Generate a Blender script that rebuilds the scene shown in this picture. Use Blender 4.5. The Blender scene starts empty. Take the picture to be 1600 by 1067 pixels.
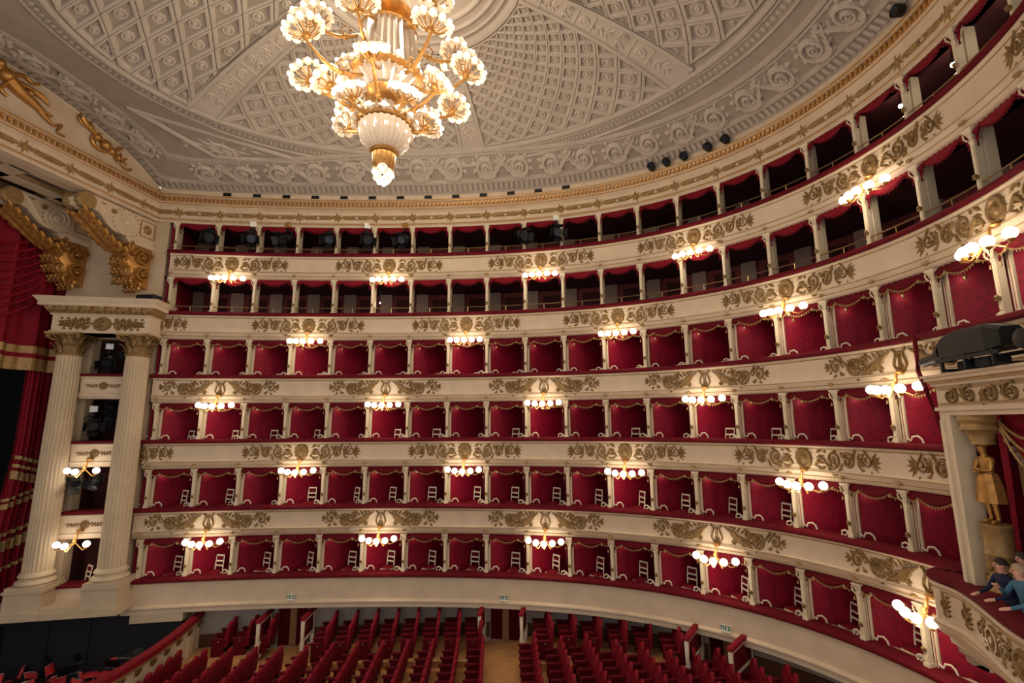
import bpy, bmesh, math, random
from mathutils import Vector, Matrix
random.seed(7)
SC = bpy.context.scene
COL = SC.collection
PI = math.pi
sin, cos, rad = math.sin, math.cos, math.radians

# ------------------------------------------------------------------ camera
PITCH, ROLL = 0.16830, -0.0069
cam_d = bpy.data.cameras.new('camera'); cam = bpy.data.objects.new('camera', cam_d); COL.objects.link(cam)
_R = Vector((1, 0, 0)); _F = Vector((0, cos(PITCH), sin(PITCH))); _U = Vector((0, -sin(PITCH), cos(PITCH)))
_Rr = _R * cos(ROLL) + _U * sin(ROLL); _Ur = _U * cos(ROLL) - _R * sin(ROLL)
_m = Matrix((_Rr, _Ur, -_F)).transposed().to_4x4(); _m.translation = Vector((0, 0, 9.0))
cam.matrix_world = _m
cam_d.sensor_width = 36.0; cam_d.sensor_fit = 'HORIZONTAL'; cam_d.lens = 36.0 * 750.03 / 1600.0
cam_d.clip_start = 0.05; cam_d.clip_end = 200
SC.camera = cam

# ------------------------------------------------------------------ world and exposure
WORLD_STRENGTH = 0.68
LAMP_W = 36.0          # one five-globe wall lamp
CHAND_W = 92.0        # one of the chandelier's lights
wd = bpy.data.worlds.new('hall_light'); SC.world = wd; wd.use_nodes = True
_bg = wd.node_tree.nodes.get('Background') or wd.node_tree.nodes.new('ShaderNodeBackground')
_bg.inputs[0].default_value = (1.0, 0.91, 0.81, 1); _bg.inputs[1].default_value = WORLD_STRENGTH
SC.view_settings.view_transform = 'Standard'; SC.view_settings.look = 'None'
SC.view_settings.gamma = 1.0; SC.view_settings.use_curve_mapping = False
SC.view_settings.exposure = 0.2

# ------------------------------------------------------------------ materials
def lin(c):
    return tuple(((x / 255) / 12.92 if x / 255 <= .04045 else ((x / 255 + .055) / 1.055) ** 2.4) for x in c)
MATS = {}
def mat(name, rgb, rough=.6, metal=0., var=.12, scale=3., bump=0., bscale=20., spec=.4, kind='noise', sheen=0.):
    m = bpy.data.materials.new(name); m.use_nodes = True; nt = m.node_tree; N = nt.nodes; L = nt.links
    b = N['Principled BSDF']
    c = lin(rgb)
    b.inputs['Roughness'].default_value = rough; b.inputs['Metallic'].default_value = metal
    b.inputs['Specular IOR Level'].default_value = spec
    if sheen: b.inputs['Sheen Weight'].default_value = sheen; b.inputs['Sheen Tint'].default_value = (c[0], c[1], c[2], 1)
    tc = N.new('ShaderNodeTexCoord'); src = tc.outputs['Object']
    if var:
        if kind == 'damask':
            t = N.new('ShaderNodeTexVoronoi'); t.inputs['Scale'].default_value = scale; out = t.outputs['Distance']
        elif kind == 'wood':
            mp = N.new('ShaderNodeMapping'); mp.inputs['Scale'].default_value = (1, 9, 1); L.new(src, mp.inputs[0])
            t = N.new('ShaderNodeTexNoise'); t.inputs['Scale'].default_value = scale; t.inputs['Detail'].default_value = 5
            L.new(mp.outputs[0], t.inputs['Vector']); out = t.outputs['Fac']
        else:
            t = N.new('ShaderNodeTexNoise'); t.inputs['Scale'].default_value = scale; t.inputs['Detail'].default_value = 4; out = t.outputs['Fac']
        if kind != 'wood': L.new(src, t.inputs['Vector'])
        r = N.new('ShaderNodeValToRGB'); L.new(out, r.inputs[0])
        r.color_ramp.elements[0].position = .3 if kind != 'damask' else .1
        r.color_ramp.elements[1].position = .7 if kind != 'damask' else .6
        r.color_ramp.elements[0].color = (c[0] * (1 - var), c[1] * (1 - var), c[2] * (1 - var), 1)
        r.color_ramp.elements[1].color = (min(1, c[0] * (1 + var)), min(1, c[1] * (1 + var)), min(1, c[2] * (1 + var)), 1)
        L.new(r.outputs[0], b.inputs['Base Color'])
    else:
        b.inputs['Base Color'].default_value = (*c, 1)
    if bump:
        n2 = N.new('ShaderNodeTexNoise'); n2.inputs['Scale'].default_value = bscale; L.new(src, n2.inputs['Vector'])
        bp = N.new('ShaderNodeBump'); bp.inputs['Strength'].default_value = bump; bp.inputs['Distance'].default_value = .03
        L.new(n2.outputs['Fac'], bp.inputs['Height']); L.new(bp.outputs[0], b.inputs['Normal'])
    MATS[name] = m
    return m
def emat(name, rgb, strength):
    m = bpy.data.materials.new(name); m.use_nodes = True; b = m.node_tree.nodes['Principled BSDF']
    b.inputs['Base Color'].default_value = (.9, .88, .84, 1)
    b.inputs['Emission Color'].default_value = (*rgb, 1); b.inputs['Emission Strength'].default_value = strength
    m.cycles.emission_sampling = 'NONE'
    MATS[name] = m; return m
mat('cream', (203, 182, 158), .55, var=.07, scale=1.7, bump=.05)
mat('cream_edge', (208, 192, 166), .5, var=.05)
mat('stone_cream', (188, 168, 142), .6, var=.10, scale=1.2, bump=.08)
mat('gold', (132, 104, 66), .45, .35, var=.25, scale=9, bump=.25, bscale=30)
mat('gold_bright', (180, 132, 72), .36, .6, var=.2, scale=9, bump=.2, bscale=25)
mat('gold_dull', (158, 128, 84), .5, .35, var=.2, scale=9, bump=.2, bscale=30)
mat('velvet', (92, 3, 20), .8, var=.18, scale=6, spec=.2)
mat('velvet_bright', (120, 5, 28), .75, var=.2, scale=5, spec=.25, sheen=.05)
mat('damask', (124, 3, 35), .62, var=.22, scale=7., kind='damask', spec=.3)
mat('gallery_wall', (112, 48, 48), .8, var=.2, scale=2)
mat('gallery_post', (150, 126, 116), .8, var=.1)
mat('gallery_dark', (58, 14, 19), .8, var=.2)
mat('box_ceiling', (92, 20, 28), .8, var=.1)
mat('ceiling_stucco', (176, 164, 153), .75, var=.07, scale=1.2, bump=.1, bscale=14)
mat('ceiling_recess', (154, 142, 131), .8, var=.08, scale=2, bump=.1, bscale=14)
mat('ceiling_relief', (182, 170, 159), .75, var=.06, scale=3, bump=.15, bscale=22)
mat('black', (12, 13, 16), .5, var=.1)
mat('stage_black', (5, 5, 9), .9, var=.1, spec=.1)
mat('dark_blue', (14, 14, 26), .7, var=.15)
mat('grey_wall', (168, 160, 154), .7, var=.06)
mat('brown_wood', (92, 62, 42), .6, var=.2, kind='wood', scale=2)
mat('parquet', (190, 140, 92), .45, var=.22, kind='wood', scale=2.2)
mat('door_wood', (150, 112, 78), .5, var=.15, kind='wood', scale=2)
mat('white_paint', (226, 212, 188), .45, var=.04)
mat('brass', (190, 165, 118), .3, .8, var=.05)
mat('silver', (196, 196, 198), .3, .7, var=.05)
mat('pit_red', (190, 48, 54), .7, var=.2, scale=5)
mat('sign_green', (20, 90, 52), .5, var=0)
mat('sign_white', (235, 235, 228), .5, var=0)
mat('skin', (214, 160, 138), .55, var=.05)
mat('navy_cloth', (22, 30, 62), .8, var=.15)
mat('teal_cloth', (62, 108, 134), .8, var=.15)
mat('grey_cloth', (150, 128, 132), .8, var=.15)
mat('blue_cloth', (60, 92, 140), .8, var=.15)
mat('hair_dark', (52, 34, 28), .6, var=.2)
mat('hair_fair', (176, 148, 128), .6, var=.2)
mat('lens', (40, 46, 60), .1, .3, var=0)
g = mat('crystal', (226, 208, 190), .12, .0, var=.1, scale=20, spec=.9)
g.node_tree.nodes['Principled BSDF'].inputs['Transmission Weight'].default_value = .35
emat('globe_glow', (1.0, .88, .70), 3.2)
emat('bulb_glow', (1.0, .90, .74), 2.6)
emat('lamp_glow', (1.0, .9, .74), 12.0)
mat('glass_ring', (240, 226, 204), .25, var=0, spec=.8)

# ------------------------------------------------------------------ mesh builder
class MB:
    def __init__(s): s.v = []; s.f = []
    def add(s, vs, fs):
        o = len(s.v); s.v += [tuple(p) for p in vs]; s.f += [tuple(i + o for i in f) for f in fs]
    def box(s, x0, x1, y0, y1, z0, z1, M=None):
        P = [(x0, y0, z0), (x1, y0, z0), (x1, y1, z0), (x0, y1, z0), (x0, y0, z1), (x1, y0, z1), (x1, y1, z1), (x0, y1, z1)]
        if M: P = [M(*p) for p in P]
        s.add(P, [(0, 3, 2, 1), (4, 5, 6, 7), (0, 1, 5, 4), (1, 2, 6, 5), (2, 3, 7, 6), (3, 0, 4, 7)])
    def loft(s, rings, closed=True, cap=True):
        n = len(rings[0]); vs = [p for r in rings for p in r]; fs = []
        for i in range(len(rings) - 1):
            for j in range(n if closed else n - 1):
                k = (j + 1) % n
                fs.append((i * n + j, i * n + k, (i + 1) * n + k, (i + 1) * n + j))
        if cap and closed:
            fs.append(tuple(range(n))[::-1]); fs.append(tuple((len(rings) - 1) * n + j for j in range(n)))
        s.add(vs, fs)
    def tube(s, pts, r, n=6):
        pts = [Vector(p) for p in pts]; rings = []
        up = Vector((0.13, 0.07, 1)).normalized()
        for i, p in enumerate(pts):
            t = (pts[min(i + 1, len(pts) - 1)] - pts[max(i - 1, 0)]).normalized()
            if abs(t.dot(up)) > .97: a = t.cross(Vector((1, .1, 0))).normalized()
            else: a = t.cross(up).normalized()
            b = t.cross(a); rr = r[i] if isinstance(r, (list, tuple)) else r
            rings.append([p + a * rr * cos(2 * PI * k / n) + b * rr * sin(2 * PI * k / n) for k in range(n)])
        s.loft(rings)
    def lathe(s, prof, n=16, c=(0, 0, 0), a0=0., a1=2 * PI):
        full = abs(a1 - a0) >= 2 * PI - 1e-6; m = n if full else n + 1
        rings = [[(c[0] + r * cos(a0 + (a1 - a0) * k / n), c[1] + r * sin(a0 + (a1 - a0) * k / n), c[2] + z) for k in range(m)] for r, z in prof]
        s.loft(rings, closed=full, cap=full)
    def ball(s, c, r, nu=10, nv=6, sq=(1, 1, 1)):
        prof = [(max(.02, sin(PI * i / nv)) * 1.0, -cos(PI * i / nv)) for i in range(nv + 1)]
        rings = [[(c[0] + r * sq[0] * q * cos(2 * PI * k / nu), c[1] + r * sq[1] * q * sin(2 * PI * k / nu), c[2] + r * sq[2] * z) for k in range(nu)] for q, z in prof]
        s.loft(rings)
    def mesh(s, name, m, smooth=False):
        me = bpy.data.meshes.new(name); me.from_pydata(s.v, [], s.f); me.update()
        bm = bmesh.new(); bm.from_mesh(me); bmesh.ops.recalc_face_normals(bm, faces=bm.faces); bm.to_mesh(me); bm.free()
        me.materials.append(MATS[m])
        if smooth:
            me.shade_smooth()
            try: me.set_sharp_from_angle(angle=rad(42))
            except Exception: pass
        return me
    def build(s, name, m, parent=None, smooth=False):
        return obj(name, s.mesh(name, m, smooth), parent)
def obj(name, me, parent=None, loc=None, rz=None, scale=None):
    o = bpy.data.objects.new(name, me); COL.objects.link(o)
    if parent is not None: o.parent = parent
    if loc is not None: o.location = loc
    if rz is not None: o.rotation_euler = (0, 0, rz)
    if scale is not None: o.scale = scale
    return o
def empty(name, loc=(0, 0, 0), rz=0.):
    return obj(name, None, None, loc, rz)
def tag(o, label, cat, group=None, kind=None):
    o['label'] = label; o['category'] = cat
    if group: o['group'] = group
    if kind: o['kind'] = kind
    return o
def struct(o): o['kind'] = 'structure'; return o
def stuff(o): o['kind'] = 'stuff'; return o
ORD = ['zeroth', 'first', 'second', 'third', 'fourth', 'fifth', 'sixth', 'seventh', 'eighth', 'ninth', 'tenth', 'eleventh', 'twelfth', 'thirteenth',
       'fourteenth', 'fifteenth', 'sixteenth', 'seventeenth', 'eighteenth', 'nineteenth', 'twentieth', 'twenty-first', 'twenty-second', 'twenty-third', 'twenty-fourth', 'twenty-fifth']

# ------------------------------------------------------------------ plan of the hall: horseshoe of boxes
S_ = 1.8; KN = [-8, -4, 0, 4, 8, 12]; KAP = [-.29272, -.11313, -.29546, -.76734, -1.07279, -.94195]
def _interp(x, xs, ys):
    if x <= xs[0]: return ys[0]
    for i in range(len(xs) - 1):
        if x <= xs[i + 1]: return ys[i] + (ys[i + 1] - ys[i]) * (x - xs[i]) / (xs[i + 1] - xs[i])
    return ys[-1]
NS = 32; CI = []
def _plan():
    n = NS; lo, hi = -13, 15
    K = lambda i: 0. if i < -8 else _interp(i, KN, KAP) / 10
    th = .18228; x, y = -15.36643, 21.64842
    fw = [(x, y, th)]; i = -8.
    while i < hi - 1e-9:
        k = (K(i) + K(i + 1 / n)) / 2 * S_ / n; tm = th + k / 2
        x += cos(tm) * S_ / n; y += sin(tm) * S_ / n; th += k; i += 1 / n; fw.append((x, y, th))
    th = .18228; x, y = -15.36643, 21.64842; bw = []
    for j in range((-8 - lo) * n):
        x -= cos(th) * S_ / n; y -= sin(th) * S_ / n; bw.append((x, y, th))
    out = bw[::-1] + fw
    return lo, [(x + sin(t) * .93857, y - cos(t) * .93857, t) for x, y, t in out]
SLO, PLAN = _plan()
def C(s, off=0., z=0.):
    f = (s - SLO) * NS; i = max(0, min(len(PLAN) - 2, int(f))); f -= i
    a, b = PLAN[i], PLAN[i + 1]; x = a[0] + (b[0] - a[0]) * f; y = a[1] + (b[1] - a[1]) * f; t = a[2] + (b[2] - a[2]) * f
    return Vector((x - sin(t) * off, y + cos(t) * off, z))
def HD(s):
    f = (s - SLO) * NS; i = max(0, min(len(PLAN) - 2, int(f))); f -= i
    return PLAN[i][2] + (PLAN[i + 1][2] - PLAN[i][2]) * f
AX = rad(-10); Av = Vector((cos(AX), sin(AX), 0)); Bv = Vector((-sin(AX), cos(AX), 0)); CEN = Vector((-3.5, 12.2, 0))
def W(a, b, z=0.): return CEN + Av * a + Bv * b + Vector((0, 0, z))
def srange(s0, s1, ds):
    n = max(1, int(math.ceil((s1 - s0) / ds))); return [s0 + (s1 - s0) * i / n for i in range(n + 1)]
def sweep(mb, prof, s0, s1, ds=.25, closed=True):
    mb.loft([[C(s, o, z) for o, z in prof] for s in srange(s0, s1, ds)], closed=closed, cap=closed)
def sweep_b(mb, prof, b0, b1, aL, n=1, closed=True):
    """profile (off,z) swept along the proscenium: off<0 stands towards the hall"""
    mb.loft([[W(aL - o, b0 + (b1 - b0) * i / n, z) for o, z in prof] for i in range(n + 1)], closed=closed, cap=closed)

# ------------------------------------------------------------------ flat relief strokes
def ribbon(mb, pts, wid, h, M):
    n = len(pts); rows = []
    for i, (x, y) in enumerate(pts):
        x0, y0 = pts[max(0, i - 1)]; x1, y1 = pts[min(n - 1, i + 1)]
        d = math.hypot(x1 - x0, y1 - y0) or 1.; nx, ny = -(y1 - y0) / d, (x1 - x0) / d
        w = (wid(i / (n - 1)) if callable(wid) else wid) / 2
        rows.append([M(x - nx * w, y - ny * w, -.004), M(x - nx * w * .45, y - ny * w * .45, h), M(x + nx * w * .45, y + ny * w * .45, h), M(x + nx * w, y + ny * w, -.004)])
    mb.loft(rows, closed=False)
def spiral(cx, cy, r0, r1, a0, turns, n=22, fl=1):
    return [(cx + fl * (r0 + (r1 - r0) * i / n) * cos(a0 + turns * 2 * PI * i / n), cy + (r0 + (r1 - r0) * i / n) * sin(a0 + turns * 2 * PI * i / n)) for i in range(n + 1)]
def leaf(mb, x, y, ang, ln, wd_, h, M, fl=1):
    c, s = cos(ang), sin(ang); T = lambda u, v, w: M(x + fl * (u * c - v * s), y + u * s + v * c, w)
    mb.add([T(0, 0, 0), T(ln * .4, wd_ / 2, 0), T(ln, 0, 0), T(ln * .4, -wd_ / 2, 0), T(ln * .4, 0, h)], [(0, 1, 4), (1, 2, 4), (2, 3, 4), (3, 0, 4)])
def disc(mb, x, y, rx, ry, h, M, n=10, ring=True):
    P = [(1, 0), (.86, h), (.68, h), (.6, h * .35), (.4, h * .4), (.22, h * 1.1)] if ring else [(1, 0), (.8, h * .7), (.4, h)]
    rows = [[M(x + rx * q * cos(2 * PI * k / n), y + ry * q * sin(2 * PI * k / n), w) for k in range(n)] for q, w in P]
    mb.loft(rows, cap=True)
# ================================================================== SETTING: floor and lower wall
RIM = [2.92, 5.64, 8.40, 11.15, 13.94, 16.75]; TOPZ = 18.10
def zf(a): return .10 + .03 * (a - 1.4)              # raked stalls floor
def zp(a): return zf(a) + .26                         # strip along the wall
mb = MB()
mb.add([W(-9.6, -9, zf(-9.6)), W(15, -9, zf(15)), W(15, 11, zf(15)), W(-11.8, 11, zf(-11.8)), W(-9.6, -9, -.9), W(15, -9, -.9), W(15, 11, -.9), W(-11.8, 11, -.9)],
       [(0, 1, 2, 3), (4, 7, 6, 5), (0, 4, 5, 1), (1, 5, 6, 2), (2, 6, 7, 3), (3, 7, 4, 0)])
floor = struct(mb.build('floor', 'parquet'))
DOORS = [(-4.62, .62), (.40, .62), (5.30, .58)]       # index position and half width in metres
def gaps(s0, s1, half):
    out = []; a = s0
    for ds, hw in DOORS:
        h = half / 1.78; out.append((a, ds - h)); a = ds + h
    out.append((a, s1)); return out
def A_of(s, o=0.): return (C(s, o) - CEN).dot(Av)
def rsweep(mb, prof, s0, s1, ds=.25):
    """like sweep, but z is measured from the raked floor"""
    mb.loft([[C(s, o, z + zf(A_of(s, o))) for o, z in prof] for s in srange(s0, s1, ds)])
mb = MB()
for a, b in gaps(-6.85, 9.2, .95): rsweep(mb, [(.52, -.05), (-1.75, -.05), (-1.75, .23), (-1.7, .26), (.52, .26)], a, b)
mb.build('platform', 'parquet', floor)
mb = MB()
for a, b in gaps(-8.2, 10.2, .62): sweep(mb, [(.5, -.6), (.5, 1.66), (.9, 1.66), (.9, -.6)], a, b)
wall = struct(mb.build('wall_lower', 'grey_wall'))
mb = MB()
for a, b in gaps(-6.9, 10.2, .64): rsweep(mb, [(.45, .2), (.45, .72), (.5, .74), (.52, .2)], a, b)
mb.build('wainscot', 'brown_wood', wall)
for i, (ds, hw) in enumerate(DOORS):
    d = struct(empty('door_%d' % (i + 1), C(ds, .5, zf(A_of(ds))), HD(ds))); DT = 1.66 - zf(A_of(ds))
    for sx in (-1, 1):
        mb = MB(); n = 10; x0, x1 = sorted((sx * .14, sx * .62))
        rows = []
        for j in range(n + 1):
            x = x0 + (x1 - x0) * j / n; y = .10 + .035 * sin(j * 2.3)
            rows.append([(x, y, 0.03), (x, y, DT), (x, y + .05, DT), (x, y + .05, .03)])
        mb.loft(rows); mb.build('curtain', 'velvet', d, True)
    mb = MB(); mb.box(-.62, .62, .2, .26, 0.02, DT); mb.build('door_leaf', 'door_wood', d)
    mb = MB(); mb.box(-.135, .135, .06, .2, 0.02, DT); mb.box(-.1, .1, .045, .06, .2, .75); mb.box(-.1, .1, .045, .06, .85, DT - .15); mb.build('door_panel', 'door_wood', d)

# ================================================================== ORNAMENTS
def ornament(mb, M, L=2.62, H=.27, kind='medallion', sides=(-1, 1)):
    h = .05
    if len(sides) == 2:
        if kind == 'medallion':
            disc(mb, 0, 0, .30, .30, h * 1.3, M, 14)
            for k in range(12): leaf(mb, 0, 0, k * PI / 6, .38, .10, h * .6, M)
        else:
            for fl in (-1, 1):
                ribbon(mb, [(fl * x, y) for x, y in [(.03, -.26), (.12, -.24), (.20, -.12), (.16, .02), (.10, .12), (.14, .22), (.22, .25)]], .07, h * 1.2, M)
                ribbon(mb, [(fl * .03, -.2), (fl * .03, .2)], .03, h, M)
                leaf(mb, 0, -.24, PI / 2 + .5, .2, .07, h, M, fl)
            ribbon(mb, [(-.14, .16), (.14, .16)], .05, h, M); disc(mb, 0, -.2, .11, .08, h, M, 8)
    for fl in sides:
        w1 = lambda t: .105 * (1 - .45 * t)
        for k in range(16): leaf(mb, fl * (.5 + .12 * k), .22 * sin(k * 2.1), k * 1.7, .2, .11, h * .8, M, fl)
        x0 = .36
        if kind == 'medallion':
            for k in range(4):
                leaf(mb, fl * (x0 + .04), -.16 + .1 * k, -.5 + .35 * k, .34, .12, h, M, fl)
            ribbon(mb, [(fl * (x0 + .02 + .1 * i), -.18 + .22 * sin(i * .75)) for i in range(10)], lambda t: .11 - .05 * t, h, M)
            ribbon(mb, spiral(fl * (x0 + .62), .02, .24, .05, -2.4, 1.5, fl=fl), w1, h, M); disc(mb, fl * (x0 + .62), .02, .08, .08, h * 1.3, M, 8, False)
            ribbon(mb, spiral(fl * (x0 + 1.12), -.02, .22, .05, 2.6, -1.4, fl=fl), w1, h, M); disc(mb, fl * (x0 + 1.12), -.02, .07, .07, h * 1.3, M, 8, False)
            ribbon(mb, [(fl * (x0 + .9 + .12 * i), .2 - .2 * sin(i * .9)) for i in range(9)], lambda t: .09 - .04 * t, h, M)
            for k in range(5): leaf(mb, fl * (x0 + 1.42), 0, -1.2 + .6 * k, .26, .11, h, M, fl)
            ribbon(mb, spiral(fl * (x0 + 1.74), .03, .16, .04, -2.8, 1.2, 14, fl=fl), .06, h, M)
            for k in range(5): leaf(mb, fl * (x0 + 1.86), 0, -.9 + .45 * k, .34, .12, h, M, fl)
            for k in range(3): disc(mb, fl * (x0 + .36 + .5 * k), .21 - .42 * (k % 2), .05, .05, h, M, 6, False)
        else:
            for k in range(6):      # wing
                ribbon(mb, [(fl * (x0 - .06 + .08 * k), .24 - .02 * k), (fl * (x0 + .16 + .09 * k), .10 - .05 * k), (fl * (x0 + .38 + .10 * k), -.18 - .012 * k)], lambda t: .04 + .12 * t * (1.6 - t), h, M)
            for k in range(7): leaf(mb, fl * (x0 + .12 + .13 * k), .20 - .035 * k, .9 - .1 * k, .24, .12, h, M, fl); leaf(mb, fl * (x0 + .5 + .1 * k), -.2 + .02 * k, -.3 + .2 * k, .22, .12, h, M, fl)
            ribbon(mb, spiral(fl * (x0 + .78), .10, .15, .04, -2.0, 1.3, 16, fl=fl), .075, h, M)
            ribbon(mb, [(fl * (x0 + .2 + .11 * i), -.2 + .2 * sin(i * .55)) for i in range(9)], lambda t: .1 - .04 * t, h, M)
            ribbon(mb, spiral(fl * (x0 + 1.16), -.01, .25, .06, -2.6, 1.4, fl=fl), w1, h, M); disc(mb, fl * (x0 + 1.16), -.01, .1, .1, h * 1.3, M, 10)
            for k in range(6): leaf(mb, fl * (x0 + 1.16), -.01, k * 1.05, .2, .09, h, M, fl)
            ribbon(mb, [(fl * (x0 + .95 + .11 * i), .24 - .3 * sin(.3 + i * .5)) for i in range(9)], .07, h, M)
            ribbon(mb, spiral(fl * (x0 + 1.76), .02, .2, .05, 2.8, -1.3, 18, fl=fl), w1, h, M); disc(mb, fl * (x0 + 1.76), .02, .06, .06, h, M, 8, False)
            for k in range(8):
                leaf(mb, fl * (x0 + 1.76 + .18 * cos(k * .8)), .18 * sin(k * .8) + .02, k * .8, .13, .1, h, M, fl)
            for k in range(3): leaf(mb, fl * (x0 + 1.96), .02, -.6 + .6 * k, .22, .1, h, M, fl)

# ================================================================== BOX TIERS
def pillar_mesh(h):
    mb = MB(); w = .054
    mb.box(-w, w, -.10, .06, 0, h)
    mb.box(-w - .022, w + .022, -.125, .07, 0, .10)
    mb.box(-.036, .036, -.115, -.10, .16, h - .42)
    rings = []
    for t, e in [(h - .36, .0), (h - .30, .015), (h - .22, .0), (h - .12, .03), (h - .05, .07), (h, .08)]:
        rings.append([(-w - e, -.10 - e, t), (w + e, -.10 - e, t), (w + e, .06, t), (-w - e, .06, t)])
    mb.loft(rings)
    for sx in (-1, 1):
        mb.tube([(sx * .05, -.14, h - .28), (sx * .10, -.17, h - .2), (sx * .12, -.16, h - .1), (sx * .08, -.15, h - .08)], .02, 5)
    return mb.mesh('pillar', 'cream_edge', False)
def hook_mesh():
    mb = MB(); mb.box(-.045, .045, -.17, -.10, .36, .44); mb.ball((0, -.16, .44), .05, 8, 5); return mb.mesh('hook', 'gold', True)
def scroll_mesh(fl):
    mb = MB()
    if fl < 0:
        pts = [(-.11, .12, 0), (-.16, .10, .10), (-.27, .08, .16), (-.36, .08, .12), (-.38, .08, .04), (-.32, .08, -.02), (-.25, .08, .02), (-.22, .09, .09), (-.13, .1, .0)]
    else:
        pts = [(.10, .12, .02), (.16, .10, .12), (.24, .1, .06), (.28, .12, .17), (.40, .14, .19), (.47, .16, .12), (.50, .2, -.06), (.52, .24, -.28)]
    mb.tube(pts, .027, 5); return mb.mesh('scroll_bracket', 'white_paint', True)
def swag(u, seg):
    for a, b, d in seg:
        if a <= u <= b: t = (u - a) / (b - a); return d * 4 * t * (1 - t)
    return 0.
SEG_BOX = [(-.5, -.30, .10), (-.30, .30, .17), (.30, .5, .10)]
SEG_GAL = [(-.5, -.36, .13), (-.36, .36, .20), (.36, .5, .13)]
def valance_mesh(seg, m, base):
    mb = MB(); n = 30; rows = []
    for j in range(n + 1):
        u = -.5 + j / n; d = swag(u, seg); rows.append([(u * 1.62, -.02 - .03 * sin(u * 60), .02), (u * 1.62, -.09 - .05 * d, -.07 - .3 * d), (u * 1.62, -.12 - .1 * d, -.09 - .7 * d), (u * 1.62, -.07, -base - d)])
    mb.loft(rows, closed=False)
    for sx in (-1, 1):                       # side tail of the drapery
        mb.loft([[(sx * .80, -.02, -.05), (sx * .72, -.1, -.05), (sx * .66, -.04, -.05)], [(sx * .80, -.02, -.30), (sx * .74, -.1, -.27), (sx * .69, -.04, -.20)], [(sx * .79, -.03, -.42), (sx * .75, -.08, -.38), (sx * .71, -.04, -.28)]])
    return mb.mesh('valance', m, True)
def fringe_mesh(seg, m, base):
    mb = MB(); n = 36
    for dz, r in ((0, .016), (.045, .009)):
        mb.tube([((-.5 + j / n) * 1.62, -.085 - .06 * swag(-.5 + j / n, seg), -base - swag(-.5 + j / n, seg) * (1 - dz * 3) + dz) for j in range(n + 1)], r, 4)
    for j in range(0, n + 1, 2):
        u = -.5 + j / n; z = -base - swag(u, seg); mb.box(u * 1.62 - .008, u * 1.62 + .008, -.10, -.085, z - .06, z)
    for a, b, d in seg[1:]:
        mb.tube([(a * 1.62, -.09, -base + .02), (a * 1.62, -.1, -base - .1)], [.012, .03], 5)
    for sx in (-1, 1): mb.tube([(sx * .75, -.06, -.38), (sx * .75, -.06, -.48)], [.014, .03], 5)
    return mb.mesh('fringe', m, True)
HOOK = hook_mesh(); SCR = (scroll_mesh(-1), scroll_mesh(1))
VAL_BOX = valance_mesh(SEG_BOX, 'velvet', .14); FRI_BOX = fringe_mesh(SEG_BOX, 'gold_dull', .14)
VAL_GAL = valance_mesh(SEG_GAL, 'velvet_bright', .10); FRI_GAL = fringe_mesh(SEG_GAL, 'velvet', .10)
_mb = MB(); _mb.loft([[(-.03, .16, z), (.07, .13, z), (1.36, 1.62, z), (1.26, 1.62, z)] for z in (-.75, 1.52)]); PART = _mb.mesh('partition', 'damask')
_mb = MB(); _mb.box(.02, .14, .13, .22, -.3, 1.40); _mb.box(.0, .16, .12, .22, 1.40, 1.52); PEDGE = _mb.mesh('partition_edge', 'cream_edge')
_mb = MB(); _mb.ball((0, 0, 0), .06, 8, 5); _mb.lathe([(.085, -.02), (.085, .02)], 8); STUD = _mb.mesh('stud', 'gold_dull', True)
LAMPS = {1: [-6.55, -2.55, 1.45, 5.40, 9.30], 2: [-4.53, -.53, 3.43, 7.32], 3: [-6.57, -2.55, 1.47, 5.39, 9.32], 4: [-4.55, -.52, 3.40, 7.32, 11.28], 5: [-6.57, -2.57, 1.45, 5.38, 9.27]}
TNAME = ['ground tier of boxes', 'second tier of boxes', 'third tier of boxes', 'fourth tier of boxes', 'lower open gallery', 'topmost open gallery']
TLAB = ['lowest cream box tier with a plain front and red velvet rail above the stalls',
        'second box tier from the floor, gilded winged lyres along its cream front',
        'third box tier from the floor, gilded medallions along its cream front',
        'fourth box tier from the floor, gilded winged scrolls, directly below the lower open gallery',
        'lower open gallery above the red boxes, brass rail over its cream front',
        'topmost open gallery directly under the gilded entablature, stage spotlights in its openings']
SE = [10.4, 10.4, 10.4, 13.4, 13.4, 13.4]
PARA = lambda Z: [(-.22, Z - .10), (-.28, Z - .13), (-.28, Z - .18), (-.23, Z - .22), (-.20, Z - .27), (-.20, Z - .86), (-.25, Z - .89), (-.25, Z - .95), (-.21, Z - .98),
                  (-.17, Z - 1.06), (-.19, Z - 1.10), (-.13, Z - 1.18), (-.03, Z - 1.22), (.35, Z - 1.22), (.35, Z - .10)]
TIERS = []; FLR = [.22, .2, -.03, -.04, 0, 0]
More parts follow.
